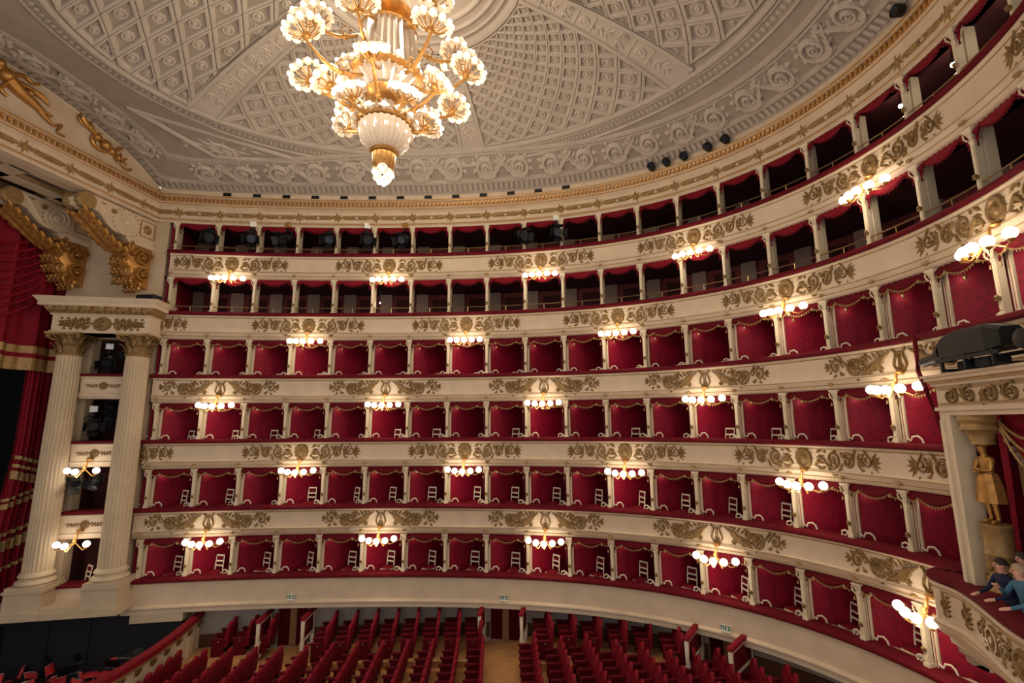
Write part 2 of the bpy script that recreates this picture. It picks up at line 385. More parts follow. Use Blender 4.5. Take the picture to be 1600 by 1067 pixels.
for k in range(6):
    Z = RIM[k]; e = SE[k]; T = tag(empty('balcony_tier', C(-8.2, 0, Z - 1.2)), TLAB[k], 'balcony')
    TIERS.append(T)
    def bld(mb, name, m, smooth=False, T=T):
        o = mb.build(name, m, T, smooth); o.matrix_parent_inverse = Matrix.Translation(-T.location); return o
    def put(name, me, loc, rz, scale=None, T=T):
        o = obj(name, me, T, Vector(loc) - T.location, rz, scale); return o
    nxt = RIM[k + 1] - 1.22 if k < 5 else TOPZ
    H = nxt - Z
    mb = MB()
    if k == 0:
        sweep(mb, [(-.22, Z - .10), (-.27, Z - .13), (-.27, Z - .17), (-.22, Z - .21), (-.20, Z - 1.0), (-.26, Z - 1.03), (-.33, Z - 1.06), (-.33, Z - 1.11), (-.27, Z - 1.15), (-.27, Z - 1.3), (.55, Z - 1.3), (.55, Z - .1)], -8.2, e)
    else: sweep(mb, PARA(Z), -8.2 + .03 * k, e)
    bld(mb, 'parapet', 'cream', True)
    mb = MB(); sweep(mb, [(-.33, Z - .15), (-.37, Z - .10), (-.36, Z - .03), (-.30, Z + .01), (.18, Z + .01), (.2, Z - .1), (-.24, Z - .16)], -8.25 + .03 * k, e); bld(mb, 'velvet_rail', 'velvet', True)
    if k:
        mb = MB()
        for zz, o in ((Z - .245, -.222), (Z - .92, -.256), (Z - 1.08, -.186)):
            sweep(mb, [(o, zz - .014), (o - .012, zz), (o, zz + .014), (o + .03, zz)], -8.15 + .03 * k, e)
        bld(mb, 'gilded_fillet', 'gold_dull')
        mb = MB(); ds = .05; s = -8.1
        while s < e - .2:                    # little studs of the beaded line under the rail
            p = C(s, -.285, Z - .155); mb.add([p + Vector(q) for q in ((.02, 0, 0), (-.02, 0, 0), (0, 0, .018), (0, 0, -.018))] + [C(s, -.3, Z - .155)], [(0, 2, 4), (2, 1, 4), (1, 3, 4), (3, 0, 4)]); s += ds
        stuff(bld(mb, 'beading', 'gold_dull'))
        kind = 'lyre' if k in (1, 3) else 'medallion'
        cs = [(s, (-1, 1)) for s in LAMPS[k]]
        if k in (2, 4): cs.append((-8.55, (1,)))
        if k == 2: cs.append((10.6, (-1,)))
        if k in (1, 3, 5): cs = [(s, sd) for s, sd in cs]
        if k >= 3 and e > 13: cs.append((LAMPS[k][-1] + 3.97, (-1,)))
        for s0, sd in cs:
            mb = MB(); Zc = Z - .56; s00 = s0
            def M(u, v, w, s0=s0, Zc=Zc): return C(max(-8.12, min(e - .02, s0 + u / 1.78)), -.2 - w, Zc + v)
            if s0 < -8.3:
                def M(u, v, w, s0=s0, Zc=Zc): return C(-8.55 + (u - .05) / 2.3, -.2 - w, Zc + v)
            ornament(mb, (lambda u, v, w, M=M: M(u, v * 1.12, w)), kind=kind, sides=sd); bld(mb, 'gilded_ornament', 'gold', False)
        for j in range(-8, int(e) + 1):
            put('stud', STUD, C(j, -.2, Z - 1.06), HD(j))
    # row of openings above the rail
    boxed = k < 4
    pm = pillar_mesh(H); depth = 1.62 if boxed else 2.6
    mb = MB(); sweep(mb, [(depth, Z - .8), (depth, nxt + .1), (depth + .1, nxt + .1), (depth + .1, Z - .8)], -8.2, e); bld(mb, 'back_wall', 'damask' if boxed else 'gallery_wall')
    mb = MB(); sweep(mb, [(.2, Z - .8), (.2, Z - .75 + FLR[k]), (depth, Z - .75 + FLR[k]), (depth, Z - .8)], -8.2, e); bld(mb, 'box_floor', 'velvet')
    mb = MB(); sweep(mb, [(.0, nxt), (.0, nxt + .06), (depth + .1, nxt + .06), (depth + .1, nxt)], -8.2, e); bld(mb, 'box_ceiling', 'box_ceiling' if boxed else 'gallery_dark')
    for j in range(-8, int(e) + 1):
        if (k < 3 and j == 10): continue
        p = put('pillar', pm, C(j, 0, Z), HD(j)); obj('hook', HOOK, p)
        if boxed:
            put('partition', PART, C(j, 0, Z), HD(j + .4), (1, 1, H / 1.52)); put('partition_edge', PEDGE, C(j, 0, Z), HD(j), (1, 1, H / 1.52))
            for q in SCR: put('scroll_bracket', q, C(j, 0, Z), HD(j))
        else:
            mb = MB(); mb.box(-.07, .07, .10, .34, -.3, H); put('post', mb.mesh('post', 'cream_edge'), C(j, 0, Z), HD(j))
            mb = MB(); mb.box(-.3, .3, depth - .16, depth - .02, -.7, H); put('rear_pier', mb.mesh('rear_pier', 'gallery_post'), C(j, 0, Z), HD(j))
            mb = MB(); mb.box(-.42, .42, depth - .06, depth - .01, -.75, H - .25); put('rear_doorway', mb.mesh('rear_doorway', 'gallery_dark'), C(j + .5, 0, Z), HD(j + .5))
        if j < e - 1:
            a, b = C(j, 0), C(j + 1, 0); ch = b - a; sc = ch.length / 1.78
            v = put('valance', VAL_BOX if boxed else VAL_GAL, (a + b) / 2 + Vector((0, 0, nxt)), math.atan2(ch.y, ch.x), (sc * .99, 1, 1))
            obj('fringe', FRI_BOX if boxed else FRI_GAL, v)
    mb = MB(); mb.box(-.04, .04, .05, depth, -.75, H); put('end_wall', mb.mesh('end_wall', 'damask'), C(-8.12, 0, Z), HD(-8.12))
    if not boxed:
        mb = MB(); mb.loft([[C(s, -.06 + dx, Z + .28 + dz) for dx, dz in ((.024, 0), (0, .024), (-.024, 0), (0, -.024))] for s in srange(-8.1, e - .1, .2)]); bld(mb, 'handrail', 'brass')
        for j in range(-8, int(e)):
            mb = MB(); mb.tube([(0, -.06, 0), (0, -.06, .28)], .014, 5); put('handrail_post', mb.mesh('handrail_post', 'brass'), C(j + .5, 0, Z), HD(j + .5))

# ------------------------------------------------------------------ wall lamps with five globes
def globe_mesh():
    mb = MB(); mb.ball((0, 0, 0), .125, 16, 10); return mb.mesh('globe', 'globe_glow', True)
GLOBE = globe_mesh()
def lamp_light(parent, loc, w, r=.12):
    l = bpy.data.lights.new('lamp_light', 'POINT'); l.energy = w; l.color = (1, .84, .62); l.shadow_soft_size = r
    o = bpy.data.objects.new('lamp_light', l); COL.objects.link(o); o.parent = parent; o.location = loc; return o
def bracket_mesh(angs):
    mb = MB()
    mb.tube([(0, -.26, .42), (0, -.40, .34), (0, -.44, .16), (0, -.50, .02), (0, -.56, -.04)], [.03, .035, .05, .05, .03], 7)
    mb.ball((0, -.5, .1), .08, 8, 6); mb.lathe([(.1, 0), (.13, .05), (.05, .12)], 10, (0, -.27, .36))
    for a in angs:
        x, y, zz = GP(a)
        mb.tube([(0, -.5, .04), (x * .35, -.5 + (y + .5) * .3, -.10), (x * .75, -.5 + (y + .5) * .75, -.22 + zz), (x, y, -.16 + zz)], .018, 5)
        mb.lathe([(.03, -.18), (.075, -.13), (.06, -.10)], 8, (x, y, zz))
    return mb.mesh('bracket', 'gold_bright', True)
GP = lambda a: (.66 * a, -.52 - .26 * cos(a * 1.5), -.06 * cos(a * 1.5))
ANG5 = [-1, -.5, 0, .5, 1]; BR5 = bracket_mesh(ANG5); ANG3 = [-.8, -.25, .75]; BR3 = bracket_mesh(ANG3)
def wall_lamp(loc, rz, label, angs=ANG5, br=BR5, w=LAMP_W):
    o = tag(empty('wall_lamp', loc, rz), label, 'wall lamp', 'globe lamps on the tier fronts')
    obj('bracket', br, o)
    for a in angs: obj('globe', GLOBE, o, GP(a))
    lamp_light(o, (0, -.74, -.24), w); lamp_light(o, (0, -.62, .22), w * .35, .2)
    return o
WHERE = {1: 'on the second tier front', 2: 'on the third tier front', 3: 'on the fourth tier front', 4: 'on the lower gallery front', 5: 'on the topmost gallery front'}
for k in range(1, 6):
    for i, s in enumerate(LAMPS[k]):
        wall_lamp(C(s, 0, RIM[k] - 1.31), HD(s), 'gilded five-globe lamp %s, %s from the stage' % (WHERE[k], ORD[i + 1]))

# ------------------------------------------------------------------ fill light with an added fixture, put in each box to brighten its walls
_mb = MB(); _mb.lathe([(.02, -.05), (.05, 0), (.035, .06)], 8); _mb.tube([(0, .0, -.04), (.02, .05, -.07), (.05, .1, -.03)], .01, 4); BOXL = _mb.mesh('box_fill_light', 'brass', True)
for k in range(4):
    for j in range(-8, 10 if k < 3 else 12):
        p = C(j, .40, RIM[k] + 1.26) + Vector((cos(HD(j + .4)), sin(HD(j + .4)), 0)) * .36
        o = obj('box_fill_light', BOXL, TIERS[k], p - TIERS[k].location, HD(j + .4)); lamp_light(o, (.05, -.10, -.02), 1.5, .12)

# ------------------------------------------------------------------ chairs standing in the boxes
def rb(mb, x0, x1, y0, y1, z0, z1, r):
    """box with rounded vertical and top edges"""
    rings = []
    for z, q in ((z0, 0), (z1 - r, 0), (z1 - r * .35, r * .3), (z1, r)):
        X0, X1, Y0, Y1 = x0 + q, x1 - q, y0 + q, y1 - q; c = r * .6
        rings.append([(X0 + c, Y0, z), (X1 - c, Y0, z), (X1, Y0 + c, z), (X1, Y1 - c, z), (X1 - c, Y1, z), (X0 + c, Y1, z), (X0, Y1 - c, z), (X0, Y0 + c, z)])
    mb.loft(rings)
_m1 = MB(); rb(_m1, -.21, .21, -.2, .2, .50, .57, .03); CH_SEAT = _m1.mesh('seat', 'velvet_bright', True)
_m2 = MB(); _m2.box(-.22, .22, -.21, .21, .44, .50); CH_FR = _m2.mesh('seat_frame', 'white_paint')
_m3 = MB()
for sx in (-1, 1): _m3.tube([(sx * .19, .19, .46), (sx * .19, .21, .8), (sx * .18, .25, 1.14)], [.024, .022, .02], 5)
for z in (.72, .90, 1.12): _m3.box(-.19, .19, .2 + (z - .72) * .1, .235 + (z - .72) * .1, z - .025, z + .03)
CH_BK = _m3.mesh('back_frame', 'white_paint')
_m3 = MB(); _m3.box(-.16, .16, .225, .245, .93, 1.09); CH_PAD = _m3.mesh('back_pad', 'velvet')
_m4 = MB(); _m4.tube([(0, 0, 0), (0, 0, .25), (0, 0, .46)], [.016, .02, .026], 5); CH_LEG = _m4.mesh('leg', 'white_paint')
def box_chair(loc, rz, label, group, zs=1.):
    o = tag(empty('box_chair', loc, rz), label, 'chair', group); o.scale = (1, 1, zs)
    obj('seat', CH_SEAT, o); obj('seat_frame', CH_FR, o); obj('back_frame', CH_BK, o); obj('back_pad', CH_PAD, o)
    for sx in (-1, 1):
        for sy in (-1, 1): obj('leg', CH_LEG, o, (sx * .18, sy * .17, 0))
TCH = ['lowest box tier', 'second box tier', 'third box tier', 'fourth box tier']
rng = random.Random(3)
for k in range(4):
    for j in range(-8, 10 if k < 3 else 12):
        if rng.random() < (.12 if k < 2 else .25): continue
        s = j + .58 + rng.uniform(-.05, .05)
        box_chair(C(s, .52 + rng.uniform(-.1, .1), RIM[k] - .75 + FLR[k] - (.0, .0, .0, .15)[k] * 0), HD(s) - rad(30) + rng.uniform(-.3, .3),
                  'cream-framed red chair in the %s box from the stage, %s' % (ORD[j + 9], TCH[k]), 'chairs in the boxes', .82 if k == 3 else 1.)
# ================================================================== ENTABLATURE under the ceiling
ENT = [(.3, 18.10), (-.10, 18.10), (-.10, 18.18), (-.16, 18.20), (-.16, 18.27), (-.11, 18.31), (-.11, 18.84), (-.17, 18.88), (-.24, 18.92), (-.24, 18.98), (-.30, 19.02), (-.30, 19.05), (-.26, 19.08),
       (-.26, 19.26), (-.36, 19.29), (-.36, 19.36), (-.28, 19.40), (-.28, 19.68), (.3, 19.68)]
AL = -13.81
tr = struct(empty('trim_1')); 
mb = MB(); sweep(mb, ENT, -8.42, 13.6); mb.build('entablature', 'cream', tr, True)
mb = MB(); sweep_b(mb, [p for p in ENT if p[1] < 19.5] + [(.3, 19.4)], 6.35, -6.35, AL, 1); mb.build('entablature', 'cream', tr, True)
mb = MB()
for o, z, t in ((-.37, 19.325, .03), (-.30, 19.035, .025), (-.245, 18.95, .02), (-.165, 18.235, .025)):
    sweep(mb, [(o, z - t), (o - .015, z), (o, z + t), (o + .04, z)], -8.42, 13.6)
    sweep_b(mb, [(o, z - t), (o - .015, z), (o, z + t), (o + .04, z)], 6.3, -6.3, AL)
mb.build('gilded_fillet', 'gold_bright', tr)
mb = MB()     # egg-and-tongue band in gold
s = -8.35
while s < 13.4:
    mb.add([C(s, -.26, 19.09), C(s + .07, -.26, 19.09), C(s + .075, -.26, 19.25), C(s - .005, -.26, 19.25), C(s + .01, -.325, 19.12), C(s + .06, -.325, 19.12), C(s + .065, -.34, 19.23), C(s + .005, -.34, 19.23)],
           [(4, 5, 6, 7), (0, 4, 7, 3), (1, 2, 6, 5), (0, 1, 5, 4), (3, 7, 6, 2)]); s += .105
b = 6.0
while b > -6.0:
    P = lambda db, o, z: W(AL - o, b - db, z)
    mb.add([P(0, -.26, 19.09), P(.13, -.26, 19.09), P(.135, -.26, 19.25), P(-.005, -.26, 19.25), P(.02, -.325, 19.12), P(.11, -.325, 19.12), P(.12, -.34, 19.23), P(.01, -.34, 19.23)],
           [(4, 5, 6, 7), (0, 4, 7, 3), (1, 2, 6, 5), (0, 1, 5, 4), (3, 7, 6, 2)]); b -= .19
stuff(mb.build('egg_band', 'gold_bright', tr))
def garland(mb, M):
    """star flower with palm branches along the frieze, 1.7 m long"""
    for k in range(8): leaf(mb, 0, 0, k * PI / 4 + .2, .28 if k % 2 else .36, .12, .05, M)
    disc(mb, 0, 0, .09, .09, .05, M, 8, False)
    for fl in (-1, 1):
        ribbon(mb, [(fl * (.18 + .09 * i), .03 * sin(i * 1.4)) for i in range(8)], lambda t: .17 - .05 * t, .05, M)
        for i in range(6):
            leaf(mb, fl * (.26 + .10 * i), .02, .7, .2, .09, .05, M, fl); leaf(mb, fl * (.26 + .10 * i), -.02, -.7, .2, .09, .05, M, fl)
s = -8.0
while s < 13.2:
    mb = MB(); garland(mb, lambda u, v, w, s=s: C(s + u / 1.78, -.11 - w, 18.575 + v * .85)); mb.build('frieze_ornament', 'gold_dull', tr); s += 1.0
for i in range(8):
    mb = MB(); b0 = 5.2 - 1.5 * i; garland(mb, lambda u, v, w: W(AL + .11 + w, b0 - u, 18.575 + v * .85)); mb.build('frieze_ornament', 'gold_dull', tr)
_mb = MB(); _mb.box(-.17, .17, -.03, .05, -.065, .065); _mb.box(-.2, .2, -.01, .05, -.085, -.065); VENT = _mb.mesh('vent', 'black')
for i in range(14):
    s = -7.58 + .75 * i
    if i == 0: continue
    obj('vent', VENT, tr, C(s, -.28, 19.52), HD(s))
def can_mesh():
    mb = MB(); pr = [(.07, -.1), (.15, -.08), (.16, .14), (.13, .15), (.11, .1)]
    rings = [[(r * cos(2 * PI * k / 12), -.1 - z, r * sin(2 * PI * k / 12)) for k in range(12)] for r, z in pr]; mb.loft(rings); mb.box(-.02, .02, -.12, .1, .1, .2); return mb.mesh('housing', 'black', True)
CAN = can_mesh(); _mb = MB(); _mb.lathe([(.11, 0), (.11, .02)], 12); _l = _mb.mesh('lens', 'lens')
for i, s in enumerate([4.5, 4.89, 5.34, 5.95, 6.39, 10.44]):
    o = tag(empty('round_spotlight', C(s, -.38, 19.52), HD(s)), 'small round black spotlight on the gilded cornice, %s from the stage' % ORD[i + 1], 'spotlight', 'round spotlights on the cornice')
    obj('housing', CAN, o); q = obj('lens', _l, o, (0, -.22, 0)); q.rotation_euler = (PI / 2, 0, 0)

# ================================================================== CEILING
ZA = [(0, 19.6), (.4, 19.86), (.79, 20.09), (1.76, 20.56), (3.14, 20.90), (4.2, 21.08), (5.2, 21.2), (6.37, 21.28), (9, 21.28)]
def zarch(b): return _interp(max(0, 6.06 - abs(b)), [p[0] for p in ZA], [p[1] for p in ZA])
OC = (.6, 0.)
BP = []                                 # boundary in (a,b) with z
s = -8.42
while s <= 11.15:
    p = C(s, -.28) - CEN; BP.append((p.dot(Av), p.dot(Bv), 19.66)); s += .08
far = [q for q in BP if q[1] > 0 and q[0] > AL]
near = [(a, -b, z) for a, b, z in far[::-1]]
arch = [(AL, -6.06 + 12.12 * i / 40, zarch(-6.06 + 12.12 * i / 40)) for i in range(41)]
BP = far + near + arch
POL = sorted((math.atan2(b - OC[1], a - OC[0]) % (2 * PI), math.hypot(a - OC[0], b - OC[1]), z) for a, b, z in BP)
_pa = [q[0] for q in POL]
import bisect
def bound(phi):
    phi %= 2 * PI; i = bisect.bisect(_pa, phi)
    q0 = POL[i - 1] if i > 0 else (POL[-1][0] - 2 * PI, *POL[-1][1:]); q1 = POL[i] if i < len(POL) else (POL[0][0] + 2 * PI, *POL[0][1:])
    t = (phi - q0[0]) / ((q1[0] - q0[0]) or 1.); return q0[1] + (q1[1] - q0[1]) * t, q0[2] + (q1[2] - q0[2]) * t
OA, OB = 10.45, 7.25; ZO = 20.75; ZT = 22.75
def roval(phi): return 1 / math.sqrt((cos(phi) / OA) ** 2 + (sin(phi) / OB) ** 2)
def zceil(a, b):
    x, y = a - OC[0], b - OC[1]; phi = math.atan2(y, x); r = math.hypot(x, y); ro = roval(phi)
    if r <= ro: return ZT - (ZT - ZO) * (r / ro) ** 2.2
    rb_, zb = bound(phi); t = min(1., (r - ro) / max(.05, rb_ - ro)); return ZO + (zb - ZO) * t
def CP(phi, r, w=0.):
    a, b = OC[0] + r * cos(phi), OC[1] + r * sin(phi); return W(a, b, zceil(a, b) - w)
def AB(a, b, w=0.): return W(a, b, zceil(a, b) - w)
NP = 180; mb = MB(); rows = []
RR = 3.35
for i in range(NP):
    phi = 2 * PI * i / NP; ro = roval(phi); rbd, _ = bound(phi)
    rows.append([CP(phi, ro * q, -.05) for q in (.02, .15, .3, .45, .6, .75, .9)] + [CP(phi, ro * .985, -.05), CP(phi, ro * .99, -.0)] + [CP(phi, ro + (rbd - ro) * q, 0) for q in (.02, .35, .7, 1.)])
rows.append(rows[0]); mb.loft(rows, closed=False)
ceiling = struct(mb.build('ceiling', 'ceiling_recess', None, True))
def band(mb, f, w0, hh, n=240, ph0=0., ph1=2 * PI):
    """raised moulding following r=f(phi)"""
    rows = []
    for i in range(n + 1):
        ph = ph0 + (ph1 - ph0) * i / n; r = f(ph)
        rows.append([CP(ph, r - w0 / 2, -.1), CP(ph, r - w0 / 2, hh * .8), CP(ph, r - w0 / 4, hh), CP(ph, r + w0 / 4, hh), CP(ph, r + w0 / 2, hh * .8), CP(ph, r + w0 / 2, -.1)])
    mb.loft(rows, closed=False)
for f, w0, hh in [(lambda p: roval(p), .16, .09), (lambda p: roval(p) + .16, .07, .05), (lambda p: roval(p) + .58, .07, .06), (lambda p: RR, .22, .05), (lambda p: RR - .3, .06, .04), (lambda p: RR - .62, .10, .05), (lambda p: 2.35, .14, .06)]:
    mb = MB(); band(mb, f, w0, hh); mb.build('ring_moulding', 'ceiling_stucco', ceiling, True)
mb = MB()
for i in range(330):                     # bead row between the two oval mouldings
    ph = 2 * PI * i / 330; M = lambda u, v, w: CP(ph + v / 9., roval(ph) + .37 + u, w)
    disc(mb, 0, 0, .10, .055, .05, M, 6, False)
stuff(mb.build('bead_row', 'ceiling_stucco', ceiling))
mb = MB(); 
for k in range(16):
    ph = k * PI / 8; leaf(mb, 0, 0, 0, 2.0, .5, .12, lambda u, v, w: CP(ph, .3 + u, w - .08) if False else W(OC[0] + (.3 + u) * cos(ph) - v * sin(ph), (.3 + u) * sin(ph) + v * cos(ph), ZT - .02 - w))
mb.build('centre_rose', 'ceiling_stucco', ceiling)
RIBS = [rad(q) for q in (28, 90, 163, 197, 270, 332)]
for ri, ph in enumerate(RIBS):
    ro = roval(ph); cs, sn = cos(ph), sin(ph)
    T = lambda u, v, w: AB(OC[0] + u * cs - v * sn, u * sn + v * cs, w)
    mb = MB(); n = 16; rows = []
    for i in range(n + 1):
        u = RR + .1 + (ro - RR - .1) * i / n; hw = .34 + .20 * i / n
        rows.append([T(u, -hw - .02, -.1), T(u, -hw - .02, .08), T(u, -hw + .10, .10), T(u, -hw + .13, .03), T(u, hw - .13, .03), T(u, hw - .10, .10), T(u, hw + .02, .08), T(u, hw + .02, -.1)])
    mb.loft(rows, closed=False); rib = mb.build('rib', 'ceiling_stucco', ceiling)
    mb = MB(); u = RR + .5; k = 0
    while u < ro - .6:
        sc = .24 + .14 * (u - RR) / (ro - RR); MM = lambda x, y, w: T(u + x, y, .03 + w)
        if k % 3 == 0:
            ribbon(mb, [(-sc, -sc), (sc, -sc), (sc, sc), (-sc, sc), (-sc, -sc)], .05, .04, MM); disc(mb, 0, 0, sc * .6, sc * .6, .05, MM, 10)
        elif k % 3 == 1:
            for q in range(6): leaf(mb, -sc * .6 + q * sc * .25, 0, (-1) ** q * 1.0, sc * 1.1, .13, .05, MM)
            ribbon(mb, [(-sc + 2 * sc * q / 8, .4 * sc * sin(q * 1.6)) for q in range(9)], .07, .05, MM)
        else:
            for fl in (-1, 1): ribbon(mb, spiral(0, fl * sc * .45, sc * .5, .04, 0, 1.4 * fl, 16), .06, .05, MM)
            for q in range(4): leaf(mb, 0, 0, q * PI / 2, sc, .12, .05, MM)
        u += sc * 2.25; k += 1
    mb.build('rib_relief', 'ceiling_relief', rib)
# coffers: diamond lattice between the ribs
cells = []
CAMP = Vector((0, 0, 9.0))
NCOL = [8, 9, 4, 9, 8, 7]; MR = 15
for si in range(6):
    p0 = RIBS[si]; p1 = RIBS[(si + 1) % 6] + (2 * PI if si == 5 else 0); n = NCOL[si]
    def UV(u, j, p0=p0, p1=p1, n=n):
        t = max(0., min(1., j / MR)); ph = p0 + (p1 - p0) * u / n; ro = roval(ph) * .985; r0 = RR + .18; r = r0 * (ro / r0) ** t
        d = (.36 + .2 * t) / r; return p0 + d + (p1 - p0 - 2 * d) * max(0., min(1., u / n)), r
    if si == 2:
        e1, e2 = (-.44, .64), (1.16, -.06)
        def clip(q, nx, ny, d):           # keep the part with nx*x+ny*y <= d
            out = []
            for k in range(len(q)):
                a_, b_ = q[k], q[(k + 1) % len(q)]; fa, fb = nx * a_[0] + ny * a_[1] - d, nx * b_[0] + ny * b_[1] - d
                if fa <= 0: out.append(a_)
                if fa * fb < 0: t_ = fa / (fa - fb); out.append((a_[0] + (b_[0] - a_[0]) * t_, a_[1] + (b_[1] - a_[1]) * t_))
            return out
        area = lambda q: abs(sum(q[k][0] * q[(k + 1) % len(q)][1] - q[(k + 1) % len(q)][0] * q[k][1] for k in range(len(q)))) / 2
        for i in range(-14, 15):
            for j in range(-10, 11):
                x, y = -8.29 + i * e1[0] + j * e2[0], -.95 + i * e1[1] + j * e2[1]
                q = [(x + (p * e1[0] + r * e2[0]) / 2, y + (p * e1[1] + r * e2[1]) / 2) for p, r in ((-1, -1), (1, -1), (1, 1), (-1, 1))]
                ph = math.atan2(y, x - OC[0]) % (2 * PI)
                if not (p0 - .35 < ph < p1 + .35): continue
                A0 = area(q); ph = max(p0, min(p1, ph))
                ox, oy = OC[0] + roval(ph) * .985 * cos(ph), roval(ph) * .985 * sin(ph); gx, gy = (ox - OC[0]) / OA ** 2, oy / OB ** 2; gl = math.hypot(gx, gy); q = clip(q, gx / gl, gy / gl, (gx * ox + gy * oy) / gl)
                for pr_, sg in ((p0, 1), (p1, -1)):
                    nx, ny = sg * sin(pr_), -sg * cos(pr_)
                    if q: q = clip(q, nx, ny, nx * OC[0] - .54)
                if q: q = clip(q, -cos(PI), 0., -cos(PI) * (OC[0] - RR - .2))
                if len(q) >= 3 and area(q) > .12 * A0: cells.append(q)
        continue
    for j in range(0, MR + 1):
        for i in range(0, n + 1):
            u = i + (.5 if j % 2 else 0.)
            if u > n: continue
            cr = [UV(u - .5, j), UV(u, j + 1), UV(u + .5, j), UV(u, j - 1)]
            ab = [(OC[0] + r * cos(p), r * sin(p)) for p, r in cr]
            # drop a corner that coincides with another (half diamonds at the edges)
            q = []
            for p in ab:
                if not any(math.hypot(p[0] - t[0], p[1] - t[1]) < 1e-4 for t in q): q.append(p)
            if len(q) < 3: continue
            cells.append(q)
def coffer(mb, q):
    cx = sum(p[0] for p in q) / len(q); cy = sum(p[1] for p in q) / len(q); n = len(q)
    prof = [(.995, -.09), (.97, .05), (.86, .06), (.74, .05), (.69, .01), (.66, -.045)] if n >= 4 else [(.99, -.09), (.95, .05), (.76, .06), (.58, .05), (.5, -.045)]
    mb.loft([[AB(cx + (p[0] - cx) * k, cy + (p[1] - cy) * k, w) for p in q] for k, w in prof], cap=False)
    ar = min(math.hypot(p[0] - cx, p[1] - cy) for p in q)
    if n >= 4:
        r = ar * .46; mb.loft([[AB(cx + r * k * cos(t * PI / 4), cy + r * k * sin(t * PI / 4), w) for t in range(8)] for k, w in ((1, -.06), (.85, .0), (.6, .0), (.5, -.04), (.3, .02))])
sized = []
for q in cells:
    cx = sum(p[0] for p in q) / len(q); cy = sum(p[1] for p in q) / len(q); P = AB(cx, cy); d = P - CAMP
    f = d.dot(_F); vis = f > .5 and abs(d.dot(_Rr) / f) < 1.1 and -.2 < d.dot(_Ur) / f < .74
    r = max(math.hypot(p[0] - cx, p[1] - cy) for p in q); sized.append((-(r / d.length) if vis else 9, q))
sized.sort(key=lambda t: t[0])
rest = MB()
for i, (k, q) in enumerate(sized):
    if i < 300: mb = MB(); coffer(mb, q); mb.build('coffer', 'ceiling_stucco', ceiling)
    else: coffer(rest, q)
stuff(rest.build('coffer_field', 'ceiling_stucco', ceiling))
# bands along the edge: horseshoe side and proscenium side meet in a mitre
def s_mitre(d):
    lo, hi = -9., -5.
    for _ in range(30):
        m = (lo + hi) / 2; p = C(m, -.28 - d) - CEN
        if p.dot(Av) < AL + d: lo = m
        else: hi = m
    return hi
def edgeP(s, d, w): p = C(s, -.28 - d) - CEN; return AB(p.dot(Av), p.dot(Bv), w)
def prosP(b, d, w): return AB(AL + d, b, w)
def edge_band(d0, d1, hh, name, m):
    prof = [(d0, -.08), (d0, hh), (d1, hh), (d1, -.08)]
    mb = MB(); sm = {d: s_mitre(d) for d in (d0, d1)}
    S = srange(0, 1, .012); mb.loft([[edgeP(sm[d] + (13.4 - sm[d]) * t, d, w) for d, w in prof] for t in S])
    bm_ = {d: (C(sm[d], -.28 - d) - CEN).dot(Bv) for d in (d0, d1)}
    mb.loft([[prosP(bm_[d] * (1 - 2 * t), d, w) for d, w in prof] for t in srange(0, 1, .04)])
    mb.build(name, m, ceiling, False)
edge_band(.0, .06, .05, 'edge_moulding', 'ceiling_stucco'); edge_band(.46, .54, .07, 'edge_moulding', 'ceiling_stucco')
edge_band(.54, .60, .03, 'edge_moulding', 'ceiling_stucco'); edge_band(1.60, 1.68, .05, 'edge_moulding', 'ceiling_stucco'); edge_band(1.74, 1.86, .08, 'edge_moulding', 'ceiling_stucco')
mb = MB(); s = s_mitre(.3)
def tooth(P):
    mb.add([P(0, .10, -.02), P(1, .10, -.02), P(1, .42, -.02), P(0, .42, -.02), P(.1, .12, .06), P(.9, .12, .06), P(.9, .40, .06), P(.1, .40, .06)], [(4, 5, 6, 7), (0, 1, 5, 4), (1, 2, 6, 5), (2, 3, 7, 6), (3, 0, 4, 7)])
while s < 13.3: tooth(lambda t, d, w: edgeP(s + .085 * t, d, w)); s += .14
b = 5.6
while b > -5.8: tooth(lambda t, d, w: prosP(b - .15 * t, d, w)); b -= .25
stuff(mb.build('dentil_row', 'ceiling_stucco', ceiling))
def acanthus(mb, M, fl):
    h = .13
    ribbon(mb, spiral(.0, .0, .47, .10, 2.6, -1.7, 36, fl=fl), lambda t: .20 * (1 - .45 * t), h, M); disc(mb, 0, 0, .15, .15, h * 1.2, M, 10)
    for k in range(7): leaf(mb, 0, 0, k * .9, .27, .13, h, M, fl)
    ribbon(mb, [(fl * (-.95 + .06 * i), .40 * sin(-1.25 + i * .19)) for i in range(17)], lambda t: .09 + .15 * t, h, M)
    for k in range(8): leaf(mb, fl * (-.92 + .13 * k), .34 * sin(-1.2 + k * .38) + .06, 1.3 - .22 * k, .40, .22, h, M, fl)
    for k in range(5): leaf(mb, fl * (-.75 + .12 * k), -.28 + .1 * k, -1.1 + .1 * k, .30, .18, h, M, fl)
    for k in range(8): leaf(mb, fl * .42 * cos(k * .62 - 1.6), .42 * sin(k * .62 - 1.6), k * .62 - 1.2, .26, .2, h, M, fl)
s = -7.1; k = 0
while s < 12.8:
    mb = MB(); acanthus(mb, lambda u, v, w: edgeP(s + u / 1.62, 1.1 - v, w), 1 if k % 2 else -1); mb.build('acanthus_scroll', 'ceiling_relief', ceiling); s += .9; k += 1
for i in range(7):
    mb = MB(); b0 = 4.05 - 1.35 * i; acanthus(mb, lambda u, v, w: prosP(b0 - u, 1.1 - v, w), 1 if i % 2 else -1); mb.build('acanthus_scroll', 'ceiling_relief', ceiling)
